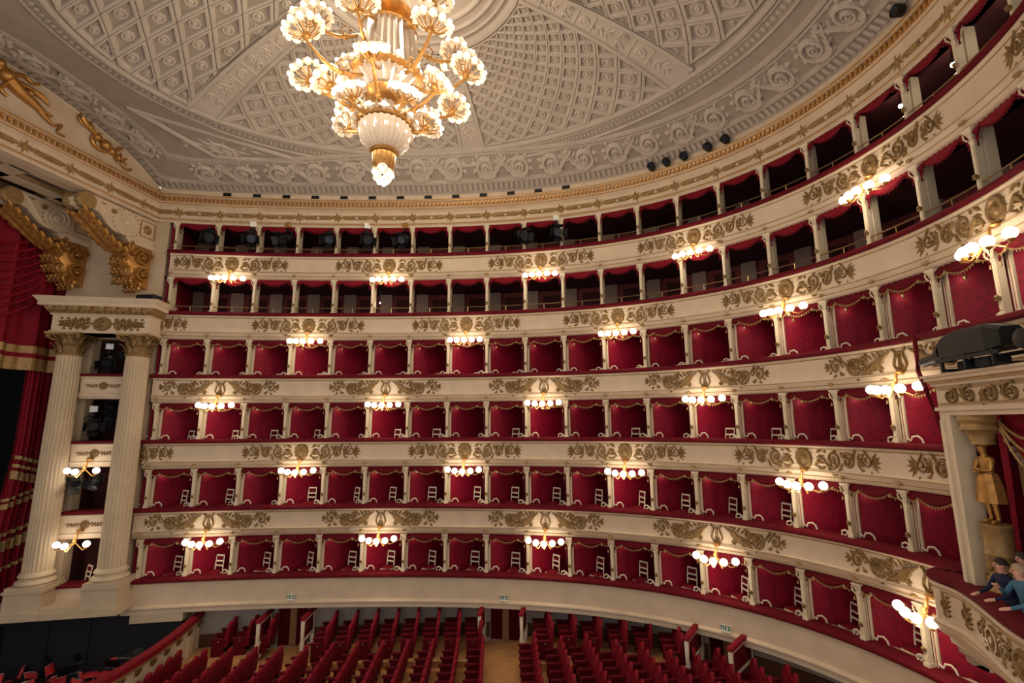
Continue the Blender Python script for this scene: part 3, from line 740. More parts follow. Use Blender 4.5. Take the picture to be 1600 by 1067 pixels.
for fb in (1, -1):                       # triangular field in the corner by the proscenium
    q = [(-11.5, 2.1 * fb), (-10.1, 5.0 * fb), (-6.6, 6.3 * fb)]; cx = sum(p[0] for p in q) / 3 - .25; cy = sum(p[1] for p in q) / 3 + .2 * fb
    mb = MB(); mb.loft([[AB(cx + (p[0] - cx) * k, cy + (p[1] - cy) * k, w) for p in q] for k, w in ((1, -.05), (.98, .08), (.84, .08), (.8, -.02))], cap=False)
    MM = lambda u, v, w: AB(cx + u * .95 + v * .3, cy + fb * (u * .3 + v * .95), w)
    ribbon(mb, spiral(0, 0, .55, .1, 2.4, -1.4), .16, .07, MM)
    for k in range(9): leaf(mb, 0, 0, k * .7, .75, .2, .07, MM)
    for k in range(4): leaf(mb, .5 + .3 * k, .1, (-1) ** k * .6, .5, .16, .06, MM); leaf(mb, -.4 - .25 * k, -.15, PI + (-1) ** k * .6, .4, .16, .06, MM)
    mb.build('spandrel_relief', 'ceiling_relief', ceiling)

# ================================================================== CHANDELIER
CH = tag(empty('chandelier', (W(0, 0, 15.5))), 'huge gilded crystal chandelier with flower-like clusters of lit bulbs hanging from the ceiling', 'chandelier')
def cpart(mb, name, m, smooth=True, parent=None): return mb.build(name, m, parent or CH, smooth)
mb = MB(); mb.lathe([(.05, .2), (.16, .28), (.30, .52), (.33, .80), (.27, .86), (.2, .9)], 20); mb.lathe([(.34, .84), (.40, .90), (.34, .96)], 20)
mb.lathe([(.06, 1.6), (.06, 6.8)], 10); mb.lathe([(.40, 1.60), (.74, 1.66), (.78, 1.72), (.40, 1.78)], 24)
mb.lathe([(.3, 2.3), (.55, 2.5), (.62, 2.62), (.5, 2.7), (.2, 3.0)], 20); mb.lathe([(.95, 3.05), (1.05, 3.12), (.95, 3.2)], 28); mb.lathe([(.72, 4.55), (.82, 4.62), (.72, 4.7)], 24)
mb.lathe([(.3, 4.9), (.75, 5.15), (.62, 5.35), (.2, 5.6)], 20); cpart(mb, 'stem', 'gold_bright')
def fluted(n, prof, amp):
    mb = MB(); m = n * 4
    mb.loft([[(r * (1 + amp * cos(2 * PI * k / 4)) * cos(2 * PI * k / m), r * (1 + amp * cos(2 * PI * k / 4)) * sin(2 * PI * k / m), z) for k in range(m)] for r, z in prof]); return mb
cpart(fluted(26, [(.36, .92), (.46, 1.0), (.62, 1.2), (.70, 1.42), (.70, 1.62)], .035), 'crystal_bowl', 'crystal')
cpart(fluted(30, [(.55, 2.75), (.95, 3.15), (.92, 3.2), (.75, 4.6)], .05), 'crystal_skirt', 'crystal')
cpart(fluted(14, [(.12, 1.8), (.3, 2.0), (.34, 2.3), (.28, 2.42)], .06), 'crystal_vase', 'crystal')
_mb = MB(); _mb.ball((0, 0, .07), .070, 10, 6); BULB = _mb.mesh('bulb', 'bulb_glow', True)
_mb = MB(); _mb.lathe([(.03, -.07), (.07, -.03), (.135, .045), (.15, .05), (.12, .02), (.06, -.02)], 12); RING = _mb.mesh('glass_ring', 'glass_ring', True)
nb = [0]
def bulb(p, d, parent=CH, sc=1.):
    b_ = obj('bulb', BULB, parent, p); b_.rotation_mode = 'QUATERNION'; b_.rotation_quaternion = Vector((0, 0, 1)).rotation_difference(Vector(d).normalized()); b_.scale = (sc,) * 3
    obj('glass_ring', RING, b_); nb[0] += 1
def cluster(ang, R, z, rc, n_out, n_in, tilt=.35):
    c_ = Vector((R * cos(ang), R * sin(ang), z)); out = Vector((cos(ang), sin(ang), 0)); tn = Vector((-sin(ang), cos(ang), 0))
    ax = (Vector((0, 0, 1)) + out * tilt).normalized(); e1 = tn; e2 = ax.cross(e1).normalized()
    mb = MB()
    for i in range(n_out):
        t = 2 * PI * i / n_out; q = c_ + (e1 * cos(t) + e2 * sin(t)) * rc
        mb.tube([c_ - ax * .22, c_ - ax * .2 + (q - c_) * .55, q - ax * .05], .018, 4)
    mb.ball(tuple(c_ - ax * .2), .10, 10, 6); cpart(mb, 'cluster_frame', 'gold_bright')
    for i in range(n_out):
        t = 2 * PI * i / n_out; dr = e1 * cos(t) + e2 * sin(t); bulb(c_ + dr * rc, dr * .9 + ax * .55)
    for i in range(n_in):
        t = 2 * PI * (i + .5) / n_in; dr = e1 * cos(t) + e2 * sin(t); bulb(c_ + dr * rc * .45 + ax * .28, dr * .3 + ax)
        mb = MB(); mb.tube([c_ - ax * .2, c_ + dr * rc * .4 + ax * .25], .014, 4); cpart(mb, 'bulb_stem', 'gold_bright')
def arm(ang, R, z, z0, r0, drop):
    e = Vector((cos(ang), sin(ang), 0)); mb = MB(); pts = []
    for i in range(13):
        t = i / 12; rr = r0 + (R - r0) * t; pts.append(tuple(e * rr + Vector((0, 0, z0 + (z - .25 - z0) * t - drop * sin(PI * t)))))
    mb.tube(pts, [.035 + .02 * sin(PI * i / 12) for i in range(13)], 6)
    p = Vector(pts[5]); mb.tube([tuple(p + Vector((0, 0, .0))), tuple(p + e * .12 + Vector((0, 0, .22))), tuple(p - e * .02 + Vector((0, 0, .38))), tuple(p - e * .16 + Vector((0, 0, .26))), tuple(p - e * .06 + Vector((0, 0, .14)))], .022, 5)
    mb.ball(tuple(p), .09, 8, 6); cpart(mb, 'arm', 'gold_bright')
b0 = rad(20)
for i in range(10):                      # two staggered lower rings of clusters
    a = b0 + i * PI / 5; R_, z_ = (1.62, 2.75) if i % 2 else (1.22, 2.05); cluster(a, R_, z_, .34, 10, 1, .9 if i % 2 else .6); arm(a, R_, z_, 1.9, .3, .15)
for i in range(8):                       # wide middle ring
    a = b0 + (i + .5) * PI / 4; cluster(a, 2.33, 3.4, .42, 12, 3, .45); arm(a, 2.33, 3.4, 3.0, .6, .4)
for i in range(6):                       # upper ring
    a = b0 + i * PI / 3; cluster(a, 2.0, 4.55, .40, 11, 3, .3); arm(a, 2.0, 4.55, 4.5, .6, .25)
for i in range(9): a = i * 2 * PI / 9; bulb(Vector((.18 * cos(a), .18 * sin(a), .22 + .1 * (i % 2))), (cos(a), sin(a), -.5))
for i in range(4): a = i * PI / 2; bulb(Vector((.07 * cos(a), .07 * sin(a), .08)), (cos(a) * .4, sin(a) * .4, -1))
for i in range(14): a = i * PI / 7; bulb(Vector((.82 * cos(a), .82 * sin(a), 1.74)), (cos(a), sin(a), .8))
for i in range(12): a = i * PI / 6; bulb(Vector((1.06 * cos(a), 1.06 * sin(a), 3.16)), (cos(a), sin(a), .6))
mb = MB()
for i in range(10):                      # crystal drops on the skirt
    a = i * PI / 5; mb.lathe([(.005, -.18), (.05, -.08), (.005, 0)], 6, (1.0 * cos(a), 1.0 * sin(a), 3.05))
cpart(mb, 'crystal_drops', 'crystal')
mb = MB(); mb.tube([(0, 0, 6.7), (0, 0, 7.2)], .09, 8); cpart(mb, 'suspension_rod', 'gold_dull')
for i in range(8): a = i * PI / 4 + .3; lamp_light(CH, (2.3 * cos(a), 2.3 * sin(a), 1.75), CHAND_W, .3)
lamp_light(CH, (0, 0, -.35), CHAND_W, .25)
for i in range(4): a = i * PI / 2; lamp_light(CH, (1.3 * cos(a), 1.3 * sin(a), 5.6), CHAND_W, .35)
# ================================================================== PROSCENIUM
def rect(o0, o1, z0, z1): return [(o0, z0), (o0, z1), (o1, z1), (o1, z0)]
ws = struct(empty('wall_stage'))
mb = MB()
sweep(mb, rect(0, .5, 1.6, 18.15), -8.62, -8.2, 1); sweep(mb, rect(0, .5, 1.6, 18.15), -10.25, -9.52, 1); sweep(mb, rect(0, .5, 12.7, 18.15), -9.52, -8.62, 1)
mb.build('pier', 'stone_cream', ws)
mb = MB(); sweep(mb, rect(1.3, 1.4, 1.6, 13), -9.9, -8.3, 1); mb.build('stage_box_back', 'gallery_dark', ws)
mb = MB(); sweep(mb, rect(.5, 1.3, 1.6, 13), -9.62, -9.52, 1); sweep(mb, rect(.5, 1.3, 1.6, 13), -8.62, -8.52, 1); mb.build('stage_box_side', 'gallery_dark', ws)
# base course below the columns and below the first tier
mb = MB(); sweep(mb, rect(-1.26, .4, 1.96, 2.2), -10.6, -7.98, 1); sweep(mb, rect(-1.18, .4, 2.2, 2.34), -10.6, -8.02, 1)
sweep(mb, [(-.27, 1.3), (-.27, 1.62), (.5, 1.62), (.5, 1.3)], -8.0, -6.9, .5)
mb.build('base_course', 'stone_cream', ws)
# frames and low panels on the upper pier wall
mb = MB()
for s0, s1 in ((-9.32, -8.82),):
    for z0, z1 in ((15.1, 17.3),):
        sweep(mb, rect(-.05, 0, z0, z0 + .12), s0, s1, 1); sweep(mb, rect(-.05, 0, z1 - .12, z1), s0, s1, 1); sweep(mb, rect(-.05, 0, z0, z1), s0, s0 + .06, 1); sweep(mb, rect(-.05, 0, z0, z1), s1 - .06, s1, 1)
mb.build('panel_frame', 'gold_dull', ws)
mb = MB(); MM = lambda u, v, w: C(-9.07 + u / 1.8, -w, 16.2 + v)
for k in range(5): disc(mb, .12 * (-1) ** k, -.8 + .4 * k, .2, .18, .06, MM, 10)
for k in range(10): leaf(mb, 0, -.9 + .2 * k, (-1) ** k * .9 + PI / 2, .36, .14, .05, MM)
mb.build('panel_relief', 'gold', ws)

def column(s, label):
    o = tag(empty('fluted_column', C(s, -.62, 1.98), HD(-9)), label, 'column', 'proscenium columns'); o.scale = (1, 1, .983)
    mb = MB(); mb.box(-.60, .60, -.60, .62, 0, .95); mb.box(-.65, .65, -.65, .62, .95, 1.05); mb.box(-.68, .68, -.68, .62, 0, .22); mb.build('pedestal', 'stone_cream', o)
    mb = MB(); mb.box(-.60, .60, -.60, .60, 1.05, 1.17); mb.lathe([(.58, 1.17), (.62, 1.24), (.58, 1.32), (.50, 1.36), (.50, 1.42), (.55, 1.48), (.52, 1.56), (.47, 1.60), (.46, 1.64)], 32); mb.build('base', 'stone_cream', o, True)
    mb = MB(); nf = 24; m = nf * 4; h0, h1 = 1.62, 10.05
    def ring(z):
        t = (z - h0) / (h1 - h0); r = .455 - .05 * t ** 1.6; return [((r - (.03 if k % 4 in (2,) else (.022 if k % 4 in (1, 3) else 0))) * cos(2 * PI * k / m), (r - (.03 if k % 4 in (2,) else (.022 if k % 4 in (1, 3) else 0))) * sin(2 * PI * k / m), z) for k in range(m)]
    mb.loft([ring(h0 + (h1 - h0) * i / 8) for i in range(9)]); mb.build('shaft', 'stone_cream', o)
    mb = MB(); mb.lathe([(.42, 10.03), (.47, 10.08), (.43, 10.13)], 28); mb.lathe([(.40, 10.1), (.38, 10.5), (.44, 10.8), (.55, 10.9)], 24)
    mb.loft([[(x * e, y * e, z) for x, y in ((-.62, -.62), (0, -.5), (.62, -.62), (.5, 0), (.62, .62), (0, .5), (-.62, .62), (-.5, 0))] for e, z in ((.9, 10.84), (1, 10.88), (1, 10.96))])
    cap = mb.build('capital', 'gold_dull', o, True)
    for row, (z, n, ln, r) in enumerate(((10.14, 10, .38, .41), (10.42, 10, .40, .40))):
        for i in range(n):
            a = 2 * PI * (i + .5 * row) / n; e = Vector((cos(a), sin(a), 0)); t = Vector((-sin(a), cos(a), 0)); U = Vector((0, 0, 1)); mb = MB()
            pr = [(0, .0, .10), (.25, .02, .13), (.6, .05, .12), (.85, .13, .09), (1.0, .2, .04), (.92, .22, .02)]
            mb.loft([[e * (r + d) + U * (z + ln * q) + t * w, e * (r + d + .04) + U * (z + ln * q), e * (r + d) + U * (z + ln * q) - t * w] for q, d, w in pr], closed=False)
            mb.build('acanthus_leaf', 'gold', cap)
    for i in range(4):
        a = PI / 4 + i * PI / 2; e = Vector((cos(a), sin(a), 0)); mb = MB()
        mb.tube([tuple(e * (.44 + .3 * t + .08 * cos(t * 9)) + Vector((0, 0, 10.62 + .2 * t + .05 * sin(t * 9)))) for t in [q / 12 for q in range(13)]], .045, 6)
        mb.ball(tuple(e * .74 + Vector((0, 0, 10.78))), .09, 8, 6); mb.build('volute', 'gold', cap, True)
    return o
column(-8.37, 'fluted cream column with gilded leafy capital next to the end of the box tiers')
column(-9.76, 'fluted cream column with gilded leafy capital next to the red stage curtain')
# entablature over the two columns
pe = tag(empty('column_entablature', C(-9.1, -.6, 12.9)), 'cream entablature with gilded frieze resting on the two fluted stage columns', 'entablature')
def pbld(mb, name, m, smooth=False, T=pe): o = mb.build(name, m, T, smooth); o.matrix_parent_inverse = Matrix.Translation(-T.location); return o
mb = MB(); sweep(mb, rect(-1.06, .1, 12.74, 13.46), -10.05, -8.08, 1); sweep(mb, rect(-1.1, .1, 12.74, 12.82), -10.08, -8.05, 1); pbld(mb, 'frieze', 'cream')
def hood(z0, z1, e0, e1, mb):
    R = lambda e, z: [C(-10.05 - e / 1.8, .1, z), C(-10.05 - e / 1.8, -1.06 - e, z), C(-8.10 + e / 1.8, -1.06 - e, z), C(-8.10 + e / 1.8, .1, z)]
    mb.loft([R(e0, z0), R(e1, z1)])
mb = MB(); hood(13.46, 13.53, .04, .08, mb); hood(13.80, 13.94, .36, .36, mb); hood(13.94, 14.0, .35, .40, mb); hood(14.0, 14.15, .40, .50, mb); pbld(mb, 'cornice', 'cream')
mb = MB(); hood(13.53, 13.65, .06, .16, mb); hood(13.65, 13.80, .16, .24, mb); pbld(mb, 'bed_moulding', 'gold_dull')
for i in range(9):
    s = -10.05 + i * .25; mb = MB(); sweep(mb, rect(-1.40, -1.2, 13.69, 13.80), s, s + .09, 1); sweep(mb, rect(-1.33, -1.2, 13.63, 13.69), s + .01, s + .08, 1); pbld(mb, 'modillion', 'gold_dull')
for i in range(16):
    s = -10.05 + i * .13; p = C(s, -1.22, 13.6); mb = MB(); mb.ball(tuple(p), .055, 6, 4); pbld(mb, 'bead', 'gold')
mb = MB(); MM = lambda u, v, w: C(-9.05 + u / 1.8, -1.065 - w, 13.13 + v * .95)
disc(mb, 0, 0, .36, .31, .08, MM, 16)
for fl in (-1, 1):
    for k in range(9): leaf(mb, fl * (.42 + .12 * k), .0, 1.0 - .06 * k, .36 - .015 * k, .15, .06, MM, fl); leaf(mb, fl * (.42 + .12 * k), 0, -1.0 + .06 * k, .36 - .015 * k, .15, .06, MM, fl); disc(mb, fl * (.5 + .12 * k), .22 * (-1) ** k, .06, .06, .06, MM, 7, False)
    ribbon(mb, [(fl * (.35 + .1 * k), .03 * sin(k)) for k in range(12)], .07, .06, MM)
pbld(mb, 'gilded_ornament', 'gold')
# stage boxes between the columns
SBL = ['ground-level stage box with plain cream front between the column pedestals', 'stage box with a lit globe lamp and cream front, directly above the pedestals',
       'stage box with globe lamp halfway up between the two fluted columns', 'uppermost stage box between the column capitals, full of dark lighting gear']
for k in range(4):
    Z = RIM[k]; o = tag(empty('stage_box', C(-9.06, -.2, Z - 1.)), SBL[k], 'theatre box', 'stage boxes')
    P = lambda mb, n, m, sm=False, o=o: pbld(mb, n, m, sm, o)
    mb = MB()
    if k == 0: sweep(mb, rect(-.42, .3, 1.98, Z - .12), -9.5, -8.64, 1)
    else:
        sweep(mb, [(-.40, Z - .1), (-.45, Z - .13), (-.45, Z - .18), (-.40, Z - .22), (-.38, Z - .8), (-.43, Z - .84), (-.43, Z - .92), (-.34, Z - 1.04), (.3, Z - 1.04), (.3, Z - .1)], -9.54, -8.6, 1)
    P(mb, 'parapet', 'cream')
    mb = MB(); sweep(mb, [(-.49, Z - .1), (-.5, Z - .04), (-.46, Z), (.2, Z), (.2, Z - .1)], -9.56, -8.58, 1); P(mb, 'velvet_rail', 'velvet')
    mb = MB(); sweep(mb, rect(.3, 1.3, Z - .8, Z - .75), -9.52, -8.62, 1); P(mb, 'box_floor', 'gallery_dark')
    if k:
        mb = MB(); MM = lambda u, v, w, Z=Z: C(-9.07 + u / 1.8, -.38 - w, Z - .5 + v)
        disc(mb, 0, 0, .18, .17, .05, MM, 12)
        for fl in (-1, 1):
            for q in range(4): leaf(mb, fl * (.2 + .1 * q), 0, .7, .17, .08, .04, MM, fl); leaf(mb, fl * (.2 + .1 * q), 0, -.7, .17, .08, .04, MM, fl)
            ribbon(mb, [(fl * (.15 + .07 * q), .03 * sin(q * 1.3)) for q in range(8)], .06, .05, MM)
        P(mb, 'gilded_ornament', 'gold')
        for s_, d_ in ((-9.55, 0), (-8.6, 0)):
            pass
for k in (1, 2):
    q = (-9.12, RIM[k] - 1.12)
    wall_lamp(C(q[0], -.2, q[1]), HD(-9), 'gilded three-globe lamp on the %s stage box front between the columns' % ('lower' if k == 1 else 'upper'), ANG3, BR3, LAMP_W * .5)
mb = MB()
box_chair(C(-9.15, .1, RIM[0] - .62), HD(-9) - .7, 'cream-framed chair in the ground-level stage box between the column pedestals', 'chairs in the boxes')
box_chair(C(-8.85, .5, RIM[1] - .62), HD(-9) - .8, 'cream-framed chair in the stage box above the lower globe lamp', 'chairs in the boxes')
# black theatre lanterns
def lantern(name, loc, rz, label, tilt=.5, L=.6, r=.19, barn=True, panel=None, group='stage spotlights'):
    o = tag(empty(name, loc, rz), label, 'spotlight', group)
    R_ = Matrix.Rotation(tilt, 4, 'X'); f = lambda p: tuple(R_ @ Vector(p))
    mb = MB(); rings = []
    for rr, y in ((r * .5, L * .55), (r * .85, L * .5), (r, L * .3), (r, -.05), (r * .8, -.08), (r * .8, -L * .35), (r * .95, -L * .5)):
        rings.append([f((rr * cos(2 * PI * q / 10), y, rr * sin(2 * PI * q / 10))) for q in range(10)])
    mb.loft(rings); mb.build('housing', 'black', o, True)
    mb = MB(); mb.loft([[f((r * .8 * cos(2 * PI * q / 10), -L * .5 - y, r * .8 * sin(2 * PI * q / 10))) for q in range(10)] for y in (0, .02)]); mb.build('lens', 'lens', o)
    mb = MB(); mb.tube([(-r - .05, 0, 0), (-r - .05, 0, .3), (0, 0, .36), (r + .05, 0, .3), (r + .05, 0, 0)], .02, 5); mb.box(-.04, .04, -.04, .04, .34, .46); mb.build('yoke', 'black', o)
    if barn:
        mb = MB()
        for q in range(4):
            a = q * PI / 2; c_, s_ = cos(a), sin(a); e = lambda x, y, z: f((x * c_ - z * s_, y, x * s_ + z * c_))
            mb.add([e(-r * .8, -L * .5, r), e(r * .8, -L * .5, r), e(r, -L * .5 - .22, r + .14), e(-r, -L * .5 - .22, r + .14), e(-r * .8, -L * .5 + .01, r + .02), e(r * .8, -L * .5 + .01, r + .02), e(r, -L * .5 - .22, r + .16), e(-r, -L * .5 - .22, r + .16)],
                   [(0, 1, 2, 3), (7, 6, 5, 4), (0, 4, 5, 1), (2, 6, 7, 3), (1, 5, 6, 2), (0, 3, 7, 4)])
        mb.build('barn_door', 'black', o)
    if panel:
        mb = MB(); rb(mb, -.14, .14, -.05, .05, .52, .78, .02); mb.build('reflector_panel', panel, o); mb = MB(); mb.tube([(0, 0, .44), (0, 0, .54)], .02, 5); mb.build('panel_stem', 'black', o)
    return o
for i, (s, p) in enumerate([(-7.22, None), (-6.14, 'sign_white'), (-5.27, 'gold_bright'), (-4.16, None), (-3.2, 'sign_white'), (-2.2, 'gold_bright'), (.93, None), (1.88, 'sign_white')]):
    lantern('stage_spotlight', C(s, -.15, 17.52), HD(s) + rad([30, 15, -20, 10, 25, -15, 35, 20][i]), 'black stage spotlight hanging in the topmost gallery, %s from the stage' % ORD[i + 1], .5, .7, .21, True, p)
for i, (s, o_, z, lab) in enumerate([(-9.25, .25, 11.75, 'black spotlight at the left of the uppermost stage box'), (-8.85, .2, 12.15, 'black spotlight high at the right of the uppermost stage box'), (-9.3, -.1, 9.05, 'black spotlight at the left in the middle stage box with ornament'),
                                     (-8.95, .3, 9.2, 'black spotlight at the right in the middle stage box with ornament'), (-9.42, -.35, 6.9, 'black spotlight beneath the upper stage box lamp, leaning left'), (-9.0, -.25, 6.75, 'black spotlight beneath the upper stage box lamp, beside the right column'), (-9.1, .4, 9.7, 'black spotlight hung at the top of the middle stage box')]):
    lantern('stage_spotlight', C(s, o_, z), HD(-9) + rad([20, -25, 40, -15, 50, 5, 0][i]), lab, [.5, .7, .2, .4, .6, .7, .8][i], .6, .19, i % 2 == 0, 'silver' if i in (0, 2) else None)
mb = MB(); rb(mb, -.42, .42, -.25, .25, 0, .32, .05); mo = mb.build('stage_monitor', 'black', None); mo.location = C(-8.25, -.75, 14.16); mo.rotation_euler = (0, 0, HD(-8.2) - .3)
tag(mo, 'low black loudspeaker box on top of the column entablature', 'speaker')
mb = MB(); mb.box(-.34, .34, -.262, -.25, .05, .25); g_ = mb.build('grille', 'dark_blue', mo)
def ramp(a, b, n): return [a + (b - a) * i / (n - 1) for i in range(n)]
def smooth(P_, n=5):
    out = []
    for i in range(len(P_) - 1):
        p0, p1, p2, p3 = P_[max(0, i - 1)], P_[i], P_[i + 1], P_[min(len(P_) - 1, i + 2)]
        for k in range(n):
            f = k / n; h = lambda a, b, c, d: .5 * (2 * b + (c - a) * f + (2 * a - 5 * b + 4 * c - d) * f * f + (3 * b - a - 3 * c + d) * f ** 3)
            out.append((h(p0[0], p1[0], p2[0], p3[0]), h(p0[1], p1[1], p2[1], p3[1])))
    return out + [P_[-1]]
# scroll consoles under the proscenium beam
def console(aF, b0, label):
    o = tag(empty('scroll_console', W(aF - .4, b0, 16)), label, 'console', 'proscenium consoles')
    P = lambda mb, n, m, sm=False: pbld(mb, n, m, sm, o)
    TH_ = .75; Q = lambda w, z, d=0.: W(aF - d, b0 - w, z)
    side = [(0, 18.06), (2.9, 18.06), (3.22, 17.98), (3.38, 17.74), (3.28, 17.5), (3.05, 17.42), (2.75, 17.5), (2.5, 17.42), (2.2, 17.1), (1.9, 16.95), (1.2, 16.9), (0, 16.9)]
    mb = MB(); mb.loft([[Q(w, z, 0) for w, z in side], [Q(w, z, TH_) for w, z in side]]); P(mb, 'body', 'cream')
    M = lambda u, v, w: W(aF + w, b0 - u, v)
    mb = MB(); ribbon(mb, spiral(1.42, 17.48, .52, .08, -PI / 2, 2.6, 60), .075, .05, M); disc(mb, 1.42, 17.48, .1, .1, .06, M, 10, False)
    ribbon(mb, spiral(3.04, 17.74, .30, .05, PI / 2, -2.1, 40), .06, .05, M); disc(mb, 3.04, 17.74, .06, .06, .06, M, 8, False)
    ribbon(mb, [(3.0, 18.03), (2.7, 17.95), (2.45, 17.7), (2.25, 17.4), (2.0, 17.12), (1.7, 16.98), (1.4, 16.95)], .08, .05, M)
    ribbon(mb, [(2.85, 17.55), (2.6, 17.52), (2.3, 17.22)], .05, .04, M)
    P(mb, 'scroll', 'cream_edge')
    mb = MB(); ribbon(mb, [(.12, 17.2), (.78, 17.2), (.78, 17.9), (.12, 17.9), (.12, 17.2)], .06, .04, M); disc(mb, .45, 17.55, .2, .22, .05, M, 10); disc(mb, 2.0, 17.75, .12, .12, .05, M, 8); leaf(mb, 2.3, 17.9, 0, .3, .1, .04, M)
    for k in range(20):      # dotted rim of the big spiral
        disc(mb, 1.42 + .6 * cos(k * PI / 10), 17.48 + .6 * sin(k * PI / 10) * .95, .03, .03, .04, M, 5, False)
    P(mb, 'gilded_panel', 'gold_dull')
    mb = MB(); mb.box(0, 0, 0, 0, 0, 0) if False else None
    rings = []                # rolled bolster end
    for d in (-.06, 0, .1, .35, .4, .65, .75, .81):
        r = .32 if d in (-.06, .81) else (.36 if d in (0, .1, .65, .75) else .28); rings.append([Q(3.06 + r * cos(2 * PI * k / 14), 17.74 + r * sin(2 * PI * k / 14), d) for k in range(14)])
    mb.loft(rings); P(mb, 'bolster', 'gold_dull', True)
    mb = MB()                 # acanthus leaf hanging along the underside
    path = [(3.2, 17.36), (2.9, 17.2), (2.6, 17.0), (2.3, 16.78), (2.0, 16.6), (1.7, 16.45), (1.4, 16.35), (1.15, 16.5)]
    sp = smooth(path, 6)
    def lob(i, t): return .16 * sin(PI * t) + .07 * abs(sin(i * PI / 6)) * (1 - .6 * sin(PI * t)) + .04 * cos(t * 6 * PI)
    mb.loft([[Q(w, z + .10, -.03)] + [Q(w + .03 * sin(t * 4 * PI), z - lob(i, t), -.05 + (TH_ + .1) * t) for t in [k / 14 for k in range(15)]] + [Q(w, z + .10, TH_ + .03)] for i, (w, z) in enumerate(sp)], closed=False)
    for i, (w, z) in enumerate(path[:-1]):
        q = smooth([(w, z + .12), (w - .12, z - .02), (w - .1, z - .2), (w + .02, z - .24)], 4); mb.tube([M(u, v, .04) for u, v in q], ramp(.05, .09, len(q)), 7)
    P(mb, 'acanthus_leaf', 'gold_bright', True)
    mb = MB(); mb.loft([[Q(-.05, z, -.06), Q(w, z, -.06), Q(w, z, TH_ + .06), Q(-.05, z, TH_ + .06)] for w, z in ((1.38, 16.92), (1.42, 16.84), (1.3, 16.76), (1.24, 16.7))]); P(mb, 'shelf', 'cream')
    mb = MB()
    pr = [(1.18, 16.72), (1.22, 16.4), (1.3, 16.0), (1.2, 15.6), (.95, 15.25), (.55, 15.0), (.25, 14.92)]
    mb.loft([[Q(-.05, z, TH_ * .0 + .05), Q(w * .8, z, .02), Q(w, z, TH_ * .3), Q(w, z, TH_ * .7), Q(w * .8, z, TH_ - .02), Q(-.05, z, TH_ - .05)] for w, z in pr])
    for i, (w, z) in enumerate(pr[:-1]):
        for t in (.2, .5, .8):
            mb.tube([Q(w - .05, z + .05, TH_ * t), Q(w + .10, z - .10, TH_ * t), Q(w + .08, z - .26, TH_ * t), Q(w - .02, z - .30, TH_ * t)], [.08, .10, .09, .05], 8)
        q = smooth([(w * .9, z + .05), (w * 1.02, z - .14), (w * .9, z - .3)], 4); mb.tube([M(u, v, .03) for u, v in q], ramp(.09, .05, len(q)), 7)
    ribbon(mb, spiral(.6, 16.2, .40, .07, 0, 1.7, 34), .13, .16, M); disc(mb, .6, 16.2, .1, .1, .2, M, 10, False); ribbon(mb, spiral(.5, 15.45, .32, .06, 2, -1.6, 30), .12, .16, M); disc(mb, .5, 15.45, .09, .09, .2, M, 10, False)
    for k in range(9): leaf(mb, .15 + .11 * k, 16.6 - .1 * (k % 2), -1.9 + .12 * k, .34, .16, .14, M); leaf(mb, .2 + .08 * k, 15.7, -1.4 - .1 * k, .36, .16, .14, M)
    P(mb, 'leafy_corbel', 'gold_bright', True)
console(-13.86, 6.12, 'large cream scroll console with gilded leaves beside the topmost galleries')
console(-16.2, 5.25, 'large cream scroll console with gilded leaves beside the red stage curtain')
# beam soffit with sunken panels
mb = MB()
for a0, a1 in ((-14.12, -14.6), (-15.4, -15.9), (-17.0, -17.6)):
    mb.loft([[W(a0, b, 18.10), W(a1, b, 18.10), W(a1, b, 18.45), W(a0, b, 18.45)] for b in (6.3, -6.3)])
for b in (6.0, 3.6, 1.2, -1.2, -3.6, -6.0):
    mb.loft([[W(a, b + .3, 18.1), W(a, b - .3, 18.1), W(a, b - .3, 18.45), W(a, b + .3, 18.45)] for a in (-14.5, -17.0)])
ws2 = struct(mb.build('trim_2', 'stone_cream'))
mb = MB(); mb.loft([[W(a, 6.3, z), W(a, -6.3, z)] for a, z in ((-13.7, 18.42), (-17.6, 18.42))], closed=False); mb.loft([[W(-17.6, b, 17.0), W(-17.6, b, 18.45), W(-17.7, b, 18.45), W(-17.7, b, 17.0)] for b in (6.3, -6.3)]); mb.build('sunken_panel', 'brown_wood', ws2)
for b in (4.8, 2.4, 0, -2.4):
    for a0, a1 in ((-14.6, -15.3), (-16.0, -16.9)):
        mb = MB(); mb.loft([[W(x, y, z) for x, y in ((a0 - e, b + .85 - e), (a0 - e, b - .85 + e), (a1 + e, b - .85 + e), (a1 + e, b + .85 - e))] for e, z in ((0, 18.16), (.08, 18.16), (.12, 18.24), (0, 18.3))], cap=False); mb.build('panel_moulding', 'gold_dull', ws2)
# lunette above the beam
mb = MB(); bs = [-6.06 + 12.12 * i / 48 for i in range(49)]
mb.loft([[W(AL - .05, b, 19.3), W(AL - .05, b, zarch(b) + .02), W(AL - .4, b, zarch(b) + .02), W(AL - .4, b, 19.3)] for b in bs])
lun = struct(mb.build('wall_lunette', 'cream'))
mb = MB(); mb.loft([[W(AL + o, b, zarch(b) - z) for o, z in ((-.05, .0), (.05, .0), (.06, .05), (.02, .09), (-.05, .1))] for b in bs]); mb.build('arch_moulding', 'cream_edge', lun)
def relief(label, b0, z0, sc, slope, pts):
    M = lambda u, v, w=0.: W(AL - .03 + w * sc, b0 + u * sc, z0 + v * sc + u * sc * slope)
    def tb(mb, P_, r): mb.tube([M(u, v, .06) for u, v in P_], r if isinstance(r, list) else r * sc, 8)
    def bl(mb, u, v, r, sq=(1, 1, 1)): mb.ball(tuple(M(u, v, .05)), r * sc, 12, 8, sq)
    mb = MB(); pts(mb, M, tb, bl); o = mb.build('gilded_relief', 'gold_bright', None, True); tag(o, label, 'relief', 'gilded reliefs above the stage'); return o
